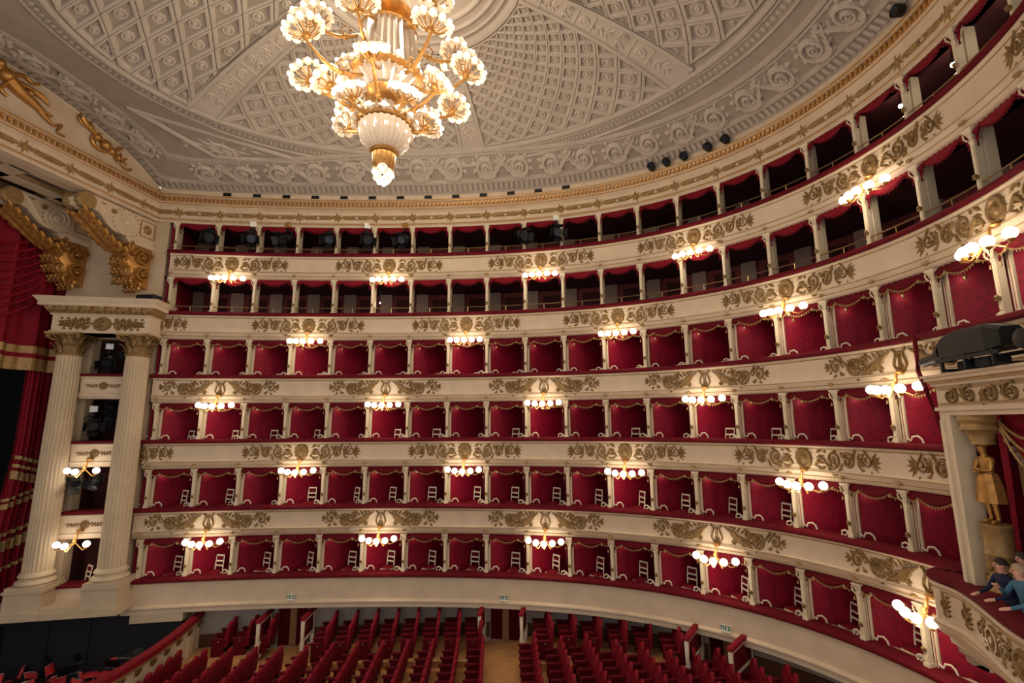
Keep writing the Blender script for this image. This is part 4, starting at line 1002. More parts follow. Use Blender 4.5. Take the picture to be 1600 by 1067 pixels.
def trophy(mb, M, tb, bl):
    q = smooth([(1.0, -.42), (.6, -.18), (.2, .02), (-.3, .2), (-.75, .42), (-.95, .62)]); tb(mb, q, ramp(.03, .12, len(q)))        # horn
    q = smooth([(.7, .2), (.35, -.12), (.0, -.3), (-.35, -.25), (-.5, .0), (-.35, .2)]); tb(mb, q, .075)
    q = smooth([(.95, -.15), (.75, -.45), (1.05, -.62), (1.2, -.5)]); tb(mb, q, .05)
    q = smooth([(-.6, .62), (-.8, .35), (-1.05, .5), (-1.0, .75)]); tb(mb, q, .05)
    bl(mb, .05, -.02, .22); bl(mb, .32, -.15, .15); bl(mb, -.3, .14, .16); bl(mb, .62, -.3, .12); bl(mb, -.62, .4, .13)
    for k in range(7): leaf(mb, -.7 + .23 * k, .28 - .1 * k, (-1) ** k * 1.2 + .2, .36, .17, .14, M)
def winged(mb, M, tb, bl):
    q = smooth([(.95, -.6), (.6, -.42), (.2, -.2), (-.15, .05)]); tb(mb, q, ramp(.10, .26, len(q)))                                  # robe
    q = smooth([(1.35, -.95), (1.0, -.72), (.7, -.45)]); tb(mb, q, ramp(.05, .12, len(q))); q = smooth([(1.25, -.62), (.95, -.55), (.6, -.3)]); tb(mb, q, ramp(.05, .11, len(q)))
    bl(mb, -.2, .16, .26); bl(mb, -.42, .5, .15)                                                                                       # chest and head
    q = smooth([(-.1, .3), (.25, .42), (.5, .3), (.72, .38)]); tb(mb, q, ramp(.085, .05, len(q))); q = smooth([(-.35, .2), (-.7, .1), (-.95, .3), (-1.1, .55)]); tb(mb, q, ramp(.085, .05, len(q)))
    for k in range(7): q = smooth([(-.25, .22), (-.35 - .08 * k, .55 - .02 * k), (-.45 - .17 * k, .72 - .10 * k)]); tb(mb, q, ramp(.08, .04, len(q)))
    for k in range(6): q = smooth([(.05, .1), (.3 + .1 * k, .12 - .02 * k), (.55 + .12 * k, .02 - .06 * k)]); tb(mb, q, ramp(.09, .04, len(q)))
    for k in range(5): q = smooth([(-.2 - .22 * k, -.15), (-.3 - .2 * k, -.4), (-.1 - .25 * k, -.55)]); tb(mb, q, .06)
    q = smooth([(1.35, -.95), (1.6, -.8), (1.5, -1.1), (1.75, -1.2)]); tb(mb, q, .045); bl(mb, .5, -.1, .14); bl(mb, -.85, -.25, .2); bl(mb, -1.2, -.1, .22)
relief('gilded trophy relief in the narrow corner of the lunette above the stage beam', 3.32, 20.28, 1.0, .06, trophy)
relief('large gilded winged figure relief on the lunette, cut by the left picture edge', .15, 20.62, 1.0, .17, winged)

# ================================================================== STAGE CURTAIN
cu = tag(empty('stage_curtain', W(-17.4, 3, 3.2)), 'red velvet stage curtain with gold fringed bands beside the fluted column', 'curtain')
P = lambda mb, n, m, sm=True: pbld(mb, n, m, sm, cu)
def pleat(b, z, amp=.14, f=5.2): return amp * sin(b * f + .25 * sin(z * .5)) + amp * .5 * sin(b * f * 2.3 + 1.3)
def cloth(b0f, b1f, z0, z1, a, nb_=46, nz=14, amp=.14, f=5.2):
    mb = MB(); rows = []
    for i in range(nz + 1):
        z = z0 + (z1 - z0) * i / nz; b0, b1 = b0f(z), b1f(z)
        rows.append([W(a + pleat(j * 6.2 / nb_, z, amp, f), b0 + (b1 - b0) * j / nb_, z) for j in range(nb_ + 1)])
    mb.loft(rows, closed=False); return mb
BR_ = lambda z: 5.75
P(cloth(lambda z: BR_(z), lambda z: -1.5, 12.2, 18.3, -17.05, 70, 16, .13, 6), 'pelmet', 'velvet_bright')
mb = MB()
for k in range(9):           # swag folds on the pelmet
    pts = [W(-16.86, 4.1 - 3.4 * t, 16.4 - .34 * k - (1.0 + .05 * k) * 4 * t * (1 - t) * .5 + .5 * (1 - t) ** 2) for t in [q / 14 for q in range(15)]]
    mb.tube(pts, .055, 6)
P(mb, 'swag_fold', 'velvet_bright')
P(cloth(BR_, lambda z: -1.5, 11.9, 12.2, -16.97, 70, 2, .13, 6), 'gold_band', 'gold_dull'); P(cloth(BR_, lambda z: -1.5, 11.72, 11.9, -16.97, 70, 2, .13, 6), 'velvet_band', 'velvet_bright')
P(cloth(BR_, lambda z: -1.5, 11.22, 11.72, -16.97, 70, 3, .13, 6), 'fringe', 'gold_dull')
LEG0 = lambda z: 5.75; LEG1 = lambda z: 4.25 + (.12 if z > 6 else .05) - .10 * max(0, 8 - z) + .12 * max(0, 4.8 - z) 
P(cloth(LEG0, LEG1, 2.0, 12.3, -17.3, 36, 20, .12, 7), 'side_drape', 'velvet_bright')
for zc, zw, m in ((7.62, .07, 'gold_dull'), (7.30, .06, 'gold_dull'), (6.95, .16, 'gold_dull'), (5.95, .06, 'gold_dull'), (5.7, .1, 'gold_dull'), (4.6, .07, 'gold_dull'), (4.15, .2, 'gold_dull'), (3.3, .06, 'gold_dull')):
    rows = []; mb = MB()
    for i in range(3):
        rows.append([W(-17.21 + pleat(j * 6.2 / 26, zc, .12, 7), LEG0(zc) + (LEG1(zc) - LEG0(zc)) * j / 26, zc + zw * (i - 1) - .45 * (1 - j / 26) * (-1 if zc < 6.5 else 1) + .2) for j in range(27)])
    mb.loft(rows, closed=False); P(mb, 'gold_band', m)
mb = MB(); mb.loft([[W(-19.5, b, z) for z in (0, 18.5)] for b in (8, -9)], closed=False); struct(mb.build('wall_stage_back', 'stage_black'))
mb = MB(); mb.loft([[W(a, b, 1.5) for b in (6.5, -6.5)] for a in (-19.5, -17.0)], closed=False); mb.loft([[W(-17.0, b, z) for b in (6.5, -6.5)] for z in (-1.6, 1.5)], closed=False); struct(mb.build('floor_stage', 'dark_blue'))

# ================================================================== ORCHESTRA PIT
PITZ = -1.45
mb = MB(); mb.loft([[W(a, b, PITZ) for b in (9, -7)] for a in (-18, -9.3)], closed=False); struct(mb.build('floor_pit', 'black'))
mb = MB(); sweep(mb, rect(-.1, .2, PITZ, 1.97), -10.6, -8.0, .3); sweep(mb, rect(-.1, .2, PITZ, 1.64), -8.0, -6.95, .3); pw = struct(mb.build('wall_pit', 'dark_blue'))
mb = MB(); sweep(mb, rect(-.14, -.1, PITZ, 1.9), -8.82, -8.78, 1); sweep(mb, rect(-.14, -.1, PITZ, 1.9), -9.6, -9.56, 1); mb.build('batten', 'black', pw)
mb = MB(); mb.box(-.5, .5, -.3, .3, 0, .75); mb.box(-.55, .55, -.35, .35, .75, .82); pc = mb.build('equipment_case', 'black', None); pc.location = W(-15.2, 4.3, PITZ + .5); tag(pc, 'black equipment case standing in the dark pit under the stage columns', 'case')
mb = MB()
for sx in (-1, 1): mb.box(sx * .3 - .03, sx * .3 + .03, -.36, -.35, .3, .6)
mb.build('latch', 'silver', pc)
# curved pit rail
RAILP = [(-11.35, 8.35), (-10.75, 6.9), (-10.25, 5.5), (-9.9, 4.2), (-9.7, 3.0), (-9.62, 1.8), (-9.6, .5), (-9.65, -1.0)]
def rail_at(t):
    f = t * (len(RAILP) - 1); i = min(len(RAILP) - 2, int(f)); f -= i; return (RAILP[i][0] + (RAILP[i + 1][0] - RAILP[i][0]) * f, RAILP[i][1] + (RAILP[i + 1][1] - RAILP[i][1]) * f)
pr_ = tag(empty('pit_rail', W(-9.9, 4.2, 0)), 'curved cream orchestra pit barrier with red velvet top rail', 'barrier')
P = lambda mb, n, m, sm=False: pbld(mb, n, m, sm, pr_)
def railsweep(prof, t0=0, t1=1, n=30):
    mb = MB(); mb.loft([[W(rail_at(t)[0] + o, rail_at(t)[1], z) for o, z in prof] for t in [t0 + (t1 - t0) * i / n for i in range(n + 1)]]); return mb
P(railsweep([(-.05, -1.45), (-.05, 1.2), (.08, 1.2), (.08, 0)]), 'panel', 'cream'); P(railsweep([(-.16, 1.22), (-.14, 1.38), (-.05, 1.44), (.12, 1.44), (.19, 1.38), (.2, 1.22)]), 'velvet_rail', 'velvet_bright', True)
P(railsweep([(-.12, 1.12), (-.12, 1.22), (.17, 1.22), (.17, 1.12)]), 'rail_moulding', 'gold_dull')
for i in range(12):
    t = (i + .3) / 12.5; a, b = rail_at(t); mb = MB(); mb.loft([[W(a + o, b + db, z) for o, z in ((.06, 1.12), (.24, 1.12), (.2, 1.0), (.1, .86), (.06, .86))] for db in (-.07, .07)]); P(mb, 'bracket', 'gold')
    mb = MB(); mb.loft([[W(a + o, b + db, z) for o, z in ((.06, .86), (.1, .86), (.1, .1), (.06, .1))] for db in (-.05, .05)]); P(mb, 'pilaster_strip', 'cream_edge')
# orchestra chairs and stands
def orch_chair(loc, rz, label):
    o = tag(empty('orchestra_chair', loc, rz), label, 'chair', 'orchestra chairs')
    mb = MB(); rb(mb, -.22, .22, -.22, .22, .46, .54, .04); mb.build('seat', 'pit_red', o, True)
    mb = MB(); mb.loft([[(x, .2 + (z - .6) * .25 - .06 * (1 - (x / .22) ** 2), z) for x in (-.22, -.11, 0, .11, .22)] + [(x, .25 + (z - .6) * .25 - .06 * (1 - (x / .22) ** 2), z) for x in (.22, .11, 0, -.11, -.22)] for z in (.66, .75, .9, .98)]); mb.build('backrest', 'pit_red', o, True)
    mb = MB(); mb.tube([(-.2, .24, .62), (-.21, .34, .98), (0, .31, 1.0), (.21, .34, .98), (.2, .24, .62)], .016, 5); mb.build('back_frame', 'silver', o)
    for sx in (-1, 1):
        for sy in (-1, 1): mb = MB(); mb.tube([(sx * .19, sy * .19, .47), (sx * .21, sy * .22, 0)], .014, 5); mb.build('leg', 'silver', o)
OCH = sorted([(-14.0, 5.75), (-12.95, 6.1), (-15.0, 5.35), (-12.1, 5.7), (-13.3, 5.15), (-14.3, 4.85), (-15.4, 4.95), (-12.3, 4.8), (-16.3, 4.75), (-13.2, 4.2), (-14.4, 3.95), (-16.2, 4.0), (-13.55, 5.85)], key=lambda p: -p[1])
for i, (a, b) in enumerate(OCH):
    p = W(a, b, PITZ + .55)
    orch_chair(p, rad(-60) + i * .7, 'red padded orchestra chair in the dark pit, %s counting from the far wall' % ORD[i + 1])
mb = MB(); mb.loft([[W(a, b, PITZ + .5) for b in (6.9, 3)] for a in (-17, -10.8)], closed=False); pf = struct(mb.build('floor_pit_riser', 'black'))
for i, (a, b) in enumerate([(-13.0, 6.3), (-12.5, 6.4), (-14.5, 5.7), (-15.6, 5.3), (-12.7, 5.4), (-13.8, 4.7)]):
    o = tag(empty('music_stand', W(a, b, PITZ + .5), .8 * i), 'black music stand with pale ledge in the pit, %s counting from the far wall' % ORD[i + 1], 'music stand', 'music stands')
    mb = MB(); mb.tube([(0, 0, 0), (0, 0, 1.05)], .015, 5)
    for q in range(3): mb.tube([(0, 0, .12), (.25 * cos(q * 2.1), .25 * sin(q * 2.1), .01)], .012, 4)
    mb.build('pole', 'black', o); mb = MB(); mb.loft([[(-.26, y - .02, z), (.26, y - .02, z), (.26, y, z), (-.26, y, z)] for y, z in ((-.08, 1.0), (.06, 1.32))]); mb.build('desk', 'black', o)
    mb = MB(); mb.box(-.27, .27, -.13, -.08, .985, 1.01); mb.build('ledge', 'silver', o)

# ================================================================== STALLS SEATS (face the stage, -A direction)
_mb = MB(); rb(_mb, -.25, .20, -.21, .21, .34, .47, .05); ST_SEAT = _mb.mesh('seat', 'velvet_bright', True)
_mb = MB(); _mb.loft([[(x0 + dz * .10, y, .30 + dz) for x0, y in ((.18, -.19), (.16, -.24), (.24, -.25), (.30, -.22), (.30, .22), (.24, .25), (.16, .24), (.18, .19))] for dz in (0, .2, .42, .55)]); ST_BACK = _mb.mesh('backrest', 'velvet_bright', True)
_mb = MB(); rings = []
for i in range(7):
    t = i / 6; w = .20 * math.sqrt(max(.03, 1 - (max(0, t - .25) / .75) ** 2.2)); z = .82 + .36 * t; x = .22 + .055 * (1 + t * .9)
    rings.append([(x - .05, -w, z), (x - .02, -w * .5, z), (x - .02, w * .5, z), (x - .05, w, z), (x + .03, w * 1.0, z), (x + .07, w * .5, z), (x + .07, -w * .5, z), (x + .03, -w, z)])
_mb.loft(rings); ST_HEAD = _mb.mesh('headrest', 'velvet_bright', True)
_mb = MB(); rb(_mb, -.30, .20, -.05, .05, .60, .67, .025); ST_ARM = _mb.mesh('armrest', 'velvet', True)
_mb = MB(); _mb.box(-.24, .22, -.025, .025, 0, .61); ST_SIDE = _mb.mesh('side_panel', 'velvet')
_mb = MB(); _mb.ball((.305, 0, .50), .022, 8, 5); _mb.lathe([(.03, 0), (.03, .01)], 8, (.3, 0, .49)); ST_STUD = _mb.mesh('row_number_stud', 'silver', True)
def stall(a, b, z, label, rz=0.):
    o = tag(empty('stalls_seat', W(a, b, z), AX + rz), label, 'seat', 'red stalls seats')
    obj('seat', ST_SEAT, o); obj('backrest', ST_BACK, o); obj('headrest', ST_HEAD, o)
    for sy in (-1, 1): obj('armrest', ST_ARM, o, (0, sy * .265, 0)); obj('side_panel', ST_SIDE, o, (0, sy * .265, 0))
    return o
def inside(a, b, m):
    p = W(a, b); x = min((C(s, m) - p).length for s in ()) if False else None
    # distance test against the wall curve
    best = 9e9; bs_ = 0
    for q in range(-60, 110):
        s = q / 10; d = (C(s) - p).length
        if d < best: best, bs_ = d, s
    n = Vector((-sin(HD(bs_)), cos(HD(bs_)), 0)); return -(p - C(bs_)).dot(n)
# side groups along the wall: (a at the wall end, row angle, seats)
def wall_b(a, off):
    best = min((abs(A_of(q / 20, off) - a), q) for q in range(-170, 200) if A_of(q / 20, off) < 14.1)
    return (C(best[1] / 20, off) - CEN).dot(Bv)
def side_group(rows, name, pitch=.5):
    for i, (a, ang, n) in enumerate(rows):
        b = wall_b(a, .20) if a < 7.5 else wall_b(a, .02)
        for j in range(n):
            aa, bb = a + j * pitch * sin(rad(ang)), b - j * pitch * cos(rad(ang))
            o = stall(aa, bb, zp(aa), 'red seat in the %s wall group, %s row, %s from the wall' % (name, ORD[i + 1], ORD[j + 1]), rad(ang))
            if j == n - 1: obj('row_number_stud', ST_STUD, o, (-.3, -.29, .05))
side_group([(-9.75, 19, 2), (-8.97, 19, 2), (-8.19, 19, 2)], 'stage-side')
side_group([(-5.78 + .843 * i, 18 - .25 * i, 4) for i in range(8)], 'middle')
side_group([(2.93, 13, 4), (3.9, 12, 3), (4.87, 11, 3), (5.86, 7, 3), (6.85, 4, 2), (7.8, 2, 3)], 'far-end')
# main rows, slightly turned
def main_row(a0, b0, ang, r, n=9, clear=1.35):
    j = 0
    for q in range(n):
        a, b = a0 + q * .55 * sin(rad(ang)), b0 - q * .55 * cos(rad(ang))
        if inside(a, b, 0) > clear and b > 2.2:
            j += 1; stall(a, b, zf(a), 'red stalls seat, %s main row from the pit, %s from the far aisle' % (ORD[r], ORD[j]), rad(ang))
r_ = 0
for k in range(12, -1, -1):
    r_ += 1; main_row(.80 - .905 * k, 7.25 - .17 * k, 12 + .2 * k, r_)
for k, b0 in enumerate([7.85, 8.1, 8.35, 8.5, 8.35, 7.9, 7.6, 7.1, 7.0, 6.7, 6.1]):
    r_ += 1; main_row(2.62 + .90 * k, b0, [11, 12, 13, 14, 13, 12, 9, 7, 5, 2, -2][k], r_, 11, .6 if k > 5 else 1.35)
# railings at the door aisles
def aisle_rail(s, ln, label, off0=.42):
    o = tag(empty('aisle_rail', C(s, off0, zf(A_of(s)) + .06), HD(s)), label, 'railing', 'railings beside the stalls doors')
    y0, y1 = -ln, 0.
    mb = MB(); rb(mb, -.10, .10, y0 - .05, y1, 1.42, 1.54, .04); mb.build('velvet_top', 'velvet_bright', o, True)
    mb = MB(); mb.box(-.06, .06, y0, y1, 1.34, 1.42); mb.build('rail_bar', 'white_paint', o)
    for z0, z1 in ((.60, .68), (.1, .2)): mb = MB(); mb.box(-.05, .05, y0, y1, z0, z1); mb.build('rail_bar', 'white_paint', o)
    for y in (y0 + .04, y1 - .08):
        mb = MB(); mb.loft([[(-.05 - e, y - .05, z), (.05 + e, y - .05, z), (.05 + e, y + .05, z), (-.05 - e, y + .05, z)] for z, e in ((0, .02), (.2, .0), (.6, .03), (.68, .0), (1.36, .015))]); mb.build('post', 'white_paint', o)
    mb = MB(); mb.box(-.025, .025, y0 + .12, y1 - .14, .70, 1.32); mb.build('inset_panel', 'velvet', o)
for i, (ds, hw) in enumerate(DOORS):
    dn = ['nearest the stage', 'in the middle of the stalls', 'farthest from the stage'][i]; ln = [1.25, 1.3, 1.9][i]
    aisle_rail(ds - .48, ln, 'red-topped white railing on the stage side of the door %s' % dn); aisle_rail(ds + .5, ln, 'red-topped white railing on the far side of the door %s' % dn)
# exit signs above the doors
for i, (s, n_) in enumerate([(-4.53, 'nearest the stage'), (.44, 'in the middle'), (5.47, 'farthest from the stage')]):
    o = tag(empty('exit_sign', C(s, -.345, 2.04), HD(s)), 'small green and white exit sign over the stalls door %s' % n_, 'sign', 'exit signs')
    mb = MB(); mb.box(-.16, .16, -.02, .03, -.10, .12); mb.build('plate', 'sign_white', o)
    mb = MB(); mb.box(-.15, -.03, -.026, -.02, -.03, .11); mb.box(-.01, .15, -.026, -.02, -.03, .11); mb.build('pictogram_field', 'sign_green', o)
    mb = MB(); mb.box(-.11, -.07, -.03, -.026, -.02, .06); mb.ball((-.09, -.028, .08), .014, 6, 4); mb.box(.03, .08, -.03, -.026, -.02, .09); mb.box(.1, .13, -.03, -.026, .02, .05); mb.build('running_man', 'sign_white', o)
# ================================================================== ROYAL BOX
RB = tag(empty('royal_box', W(13.1, -.9, 3.4)), 'royal box with gilded statue, draped red curtain, cream canopy and curved ornate balcony', 'royal box')
P = lambda mb, n, m, sm=False, par=RB: pbld(mb, n, m, sm, par)
def abox(mb, a0, a1, b0, b1, z0, z1): mb.loft([[W(a0, b0, z), W(a1, b0, z), W(a1, b1, z), W(a0, b1, z)] for z in (z0, z1)])
BL, BR2 = .98, -2.9
mb = MB()
for a, e, z0, z1 in ((13.1, 0, 9.10, 9.20), (13.04, .04, 9.20, 9.28), (13.1, 0, 9.28, 9.74), (13.03, .05, 9.74, 9.80), (12.95, .12, 9.86, 9.94), (12.9, .16, 9.94, 9.99)): abox(mb, a, 14.9, BL + e, BR2 - e, z0, z1)
P(mb, 'canopy', 'cream')
mb = MB()
for a, z0, z1, e in ((12.99, 9.80, 9.86, .08), (13.07, 9.33, 9.37, -.08), (13.07, 9.66, 9.70, -.08)): abox(mb, a, 13.3, BL + e, BR2 - e, z0, z1)
P(mb, 'gilded_fillet', 'gold_dull')
mb = MB(); M = lambda u, v, w: W(13.09 - w, .7 - u, 9.515 + v)
for k in range(7):
    x = .2 + .52 * k; fl = 1 if k % 2 else -1
    ribbon(mb, spiral(x, 0, .19, .04, 1.0, 1.5 * fl, 20), .055, .05, M); disc(mb, x, 0, .05, .05, .06, M, 6, False)
    for q in range(5): leaf(mb, x + .26, -.06 * fl, q * .6 - 1.2, .2, .08, .045, M)
P(mb, 'gilded_ornament', 'gold')
for bb in (.82, -2.74):
    mb = MB(); abox(mb, 13.1, 13.5, bb + .16, bb - .14, 4.8, 9.10); abox(mb, 13.06, 13.5, bb + .13, bb + .02, 5.5, 9.0); P(mb, 'pilaster', 'cream_edge')
for bb in (.34, -2.3):
    mb = MB(); ca = W(13.42, bb, 0)
    mb.lathe([(.34, 9.1), (.36, 9.0), (.30, 8.92), (.33, 8.86), (.36, 8.80), (.28, 8.76), (.22, 8.66), (.2, 8.55), (.22, 8.5)], 16, tuple(ca)); P(mb, 'capital', 'gold_dull', True)
    mb = MB(); mb.lathe([(.34, 4.8), (.34, 5.52), (.30, 5.56), (.32, 5.66), (.27, 5.72), (.25, 6.3), (.27, 6.34), (.24, 6.40), (.25, 6.84), (.28, 6.88), (.28, 6.92)], 18, tuple(ca)); P(mb, 'statue_pedestal', 'gold_dull', True)
    mb = MB()
    for k in range(14):
        t = k * .45; e = Vector((cos(t), sin(t), 0)); p = ca + e * .26 + Vector((0, 0, 5.85 + .3 * ((k * 7) % 5) / 5)); mb.ball(tuple(p), .06, 6, 4)
    P(mb, 'pedestal_garland', 'gold')
mb = MB(); abox(mb, 15.3, 15.4, 1.1, -3.0, 4.6, 9.9); abox(mb, 13.5, 15.4, 1.02, 1.1, 4.6, 9.9); abox(mb, 13.5, 15.4, -2.9, -2.98, 4.6, 9.9); P(mb, 'back_wall', 'damask')
mb = MB(); abox(mb, 13.15, 15.4, 1.6, -3.4, 4.7, 4.82); P(mb, 'box_floor', 'velvet')
mb = MB(); abox(mb, 13.75, 13.85, .02, -.16, 4.8, 8.6); abox(mb, 13.72, 13.8, .04, -.18, 8.6, 8.75); P(mb, 'gilded_jamb', 'gold_dull')
mb = MB()                    # side curtain and swags
rows = []
for i in range(9):
    z = 9.1 - 4.2 * i / 8; rows.append([W(13.55 + .03 * sin(j * 2.2), .12 - .13 * j / 6 * (1 + .3 * sin(i)), z) for j in range(7)])
mb.loft(rows, closed=False); P(mb, 'side_curtain', 'velvet_bright', True)
for q, (b0, b1) in enumerate(((.0, -1.5), (-1.4, -2.9))):
    mb = MB(); rows = []
    for i in range(13):
        t = i / 12; d = 4 * t * (1 - t); rows.append([W(13.62 - .08 * sin(r_ * 1.5) * d, b0 + (b1 - b0) * t, 9.12 - (.18 * r_) * (.25 + .75 * d) - .02 * sin(r_ * 3)) for r_ in range(7)])
    mb.loft(rows, closed=False); sw = P(mb, 'swag', 'velvet_bright', True)
    for r_, m_ in ((6, 'gold_dull'), (4, 'gold_dull'), (2.6, 'gold_dull')):
        mb = MB(); mb.tube([W(13.54 - .06 * 4 * t * (1 - t), b0 + (b1 - b0) * t, 9.10 - (.18 * r_) * (.25 + .75 * 4 * t * (1 - t))) for t in [i / 16 for i in range(17)]], .028, 5); P(mb, 'swag_braid', m_)
    mb = MB()
    for i in range(17):
        t = i / 16; z = 9.10 - 1.08 * (.25 + .75 * 4 * t * (1 - t)); p = W(13.55, b0 + (b1 - b0) * t, z - .05); mb.ball(tuple(p), .06, 6, 4, (.6, 1, 1.2))
    P(mb, 'swag_fringe', 'grey_cloth', True)
# balcony front
BALP = [(13.9, 2.15), (13.2, 2.05), (12.95, 1.9), (12.93, 1.6), (12.98, 1.1), (12.86, .45), (12.68, -.2), (12.5, -.8), (12.38, -1.4), (12.34, -2.0), (12.4, -2.7), (12.7, -3.5), (13.2, -4.0)]
def bal(t):
    f = t * (len(BALP) - 1); i = min(len(BALP) - 2, int(f)); f -= i
    p0, p1, p2, p3 = BALP[max(0, i - 1)], BALP[i], BALP[i + 1], BALP[min(len(BALP) - 1, i + 2)]
    h = lambda a, b, c, d: .5 * (2 * b + (c - a) * f + (2 * a - 5 * b + 4 * c - d) * f * f + (3 * b - a - 3 * c + d) * f ** 3)
    return h(p0[0], p1[0], p2[0], p3[0]), h(p0[1], p1[1], p2[1], p3[1])
def balp(t, o, z):
    a, b = bal(t); a0, b0 = bal(max(0, t - .004)); a1, b1 = bal(min(1, t + .004)); d = math.hypot(a1 - a0, b1 - b0) or 1; na, nb_ = (b1 - b0) / d, -(a1 - a0) / d
    return W(a + na * o, b + nb_ * o, z)
def bsweep(prof, n=70): mb = MB(); mb.loft([[balp(i / n, o, z) for o, z in prof] for i in range(n + 1)]); return mb
# o<0 is into the box
P(bsweep([(.02, 5.42), (.06, 5.48), (.04, 5.58), (-.05, 5.64), (-.38, 5.64), (-.42, 5.5), (-.4, 5.42)]), 'velvet_rail', 'velvet', True)
P(bsweep([(-.02, 5.42), (.03, 5.40), (.03, 5.35), (-.03, 5.30), (-.03, 4.62), (.02, 4.58), (.04, 4.50), (.0, 4.44), (-.02, 4.36), (-.12, 4.28), (-.3, 4.2), (-.4, 4.2), (-.4, 5.42)]), 'balcony_front', 'cream', True)
P(bsweep([(-.2, 4.24), (-.22, 4.12), (-.32, 4.08), (-.34, 3.98), (-.45, 3.94), (-.47, 3.84), (-.6, 3.8), (-.9, 3.8), (-.9, 4.24)]), 'corbelled_soffit', 'cream')
mb = bsweep([(-.01, 5.27), (.005, 5.25), (-.01, 5.23), (-.05, 5.25)]); P(mb, 'gilded_fillet', 'gold_dull'); P(bsweep([(.03, 4.55), (.05, 4.53), (.03, 4.51), (0, 4.53)]), 'gilded_fillet', 'gold_dull')
for tc, sc, kd in ((.265, .55, 0), (.36, .7, 1), (.50, 1., 2), (.64, 1., 2)):
    mb = MB(); M = lambda u, v, w: balp(tc + u / 8.2, -.03 + w, 4.93 + v * .95)
    if kd == 2:
        disc(mb, 0, 0, .30, .28, .06, M, 16)
        for fl in (-1, 1):
            ribbon(mb, spiral(fl * .48, .02, .17, .04, 2.5, -1.4, fl=fl), .06, .05, M); disc(mb, fl * .48, .02, .05, .05, .06, M, 8, False)
            for q in range(6): leaf(mb, fl * .3, -.2 + .08 * q, -.8 + .3 * q, .24, .1, .05, M, fl)
    else:
        for q in range(10): leaf(mb, 0, -.25 + .05 * q, (-1) ** q * .8 + PI / 2 - .5, .26, .1, .05, M)
        ribbon(mb, spiral(0, .05, .2 * sc, .04, 0, 1.5, 20), .06, .05, M)
    P(mb, 'gilded_ornament', 'gold')
ca = W(13.25, .25, 0); mb = MB(); mb.lathe([(.2, 0), (.2, 3.35), (.24, 3.4), (.2, 3.45), (.22, 3.5), (.34, 3.75), (.36, 3.82)], 16, tuple(ca)); P(mb, 'support_column', 'cream_edge', True)
mb = MB(); 
for k in range(10): t = k * PI / 5; mb.ball(tuple(ca + Vector((.27 * cos(t), .27 * sin(t), 3.6))), .07, 6, 4)
P(mb, 'support_capital', 'gold_dull', True)
mb = MB(); mb.tube([C(9.7, -.34, 11.1), C(9.72, -.38, 10.7), C(9.75, -.45, 10.2), W(12.98, 1.1, 9.7), W(13.1, 1.1, 9.1), W(13.3, 1.12, 8.3), W(13.4, 1.1, 7.4)], .05, 6); P(mb, 'red_cord', 'velvet', True)

# ------------------------------------------------------------------ figures (one skinned surface each)
def figure_mesh(name, joints, bones, mats, pick):
    me = bpy.data.meshes.new(name); ks = list(joints); me.from_pydata([joints[k][0] for k in ks], [(ks.index(a), ks.index(b)) for a, b in bones], [])
    o = bpy.data.objects.new(name, me); COL.objects.link(o)
    sk = o.modifiers.new('skin', 'SKIN'); sk.use_smooth_shade = True
    for i, k in enumerate(ks):
        r = joints[k][1]; me.skin_vertices[0].data[i].radius = r if isinstance(r, tuple) else (r, r)
    me.skin_vertices[0].data[ks.index('pelvis')].use_root = True
    sb = o.modifiers.new('sub', 'SUBSURF'); sb.levels = 2; sb.render_levels = 2
    bpy.context.view_layer.update(); dg = bpy.context.evaluated_depsgraph_get()
    out = bpy.data.meshes.new_from_object(o.evaluated_get(dg)); bpy.data.objects.remove(o); bpy.data.meshes.remove(me)
    out.materials.clear()
    for m in mats: out.materials.append(MATS[m])
    for p in out.polygons: p.material_index = pick(p.center); p.use_smooth = True
    return out
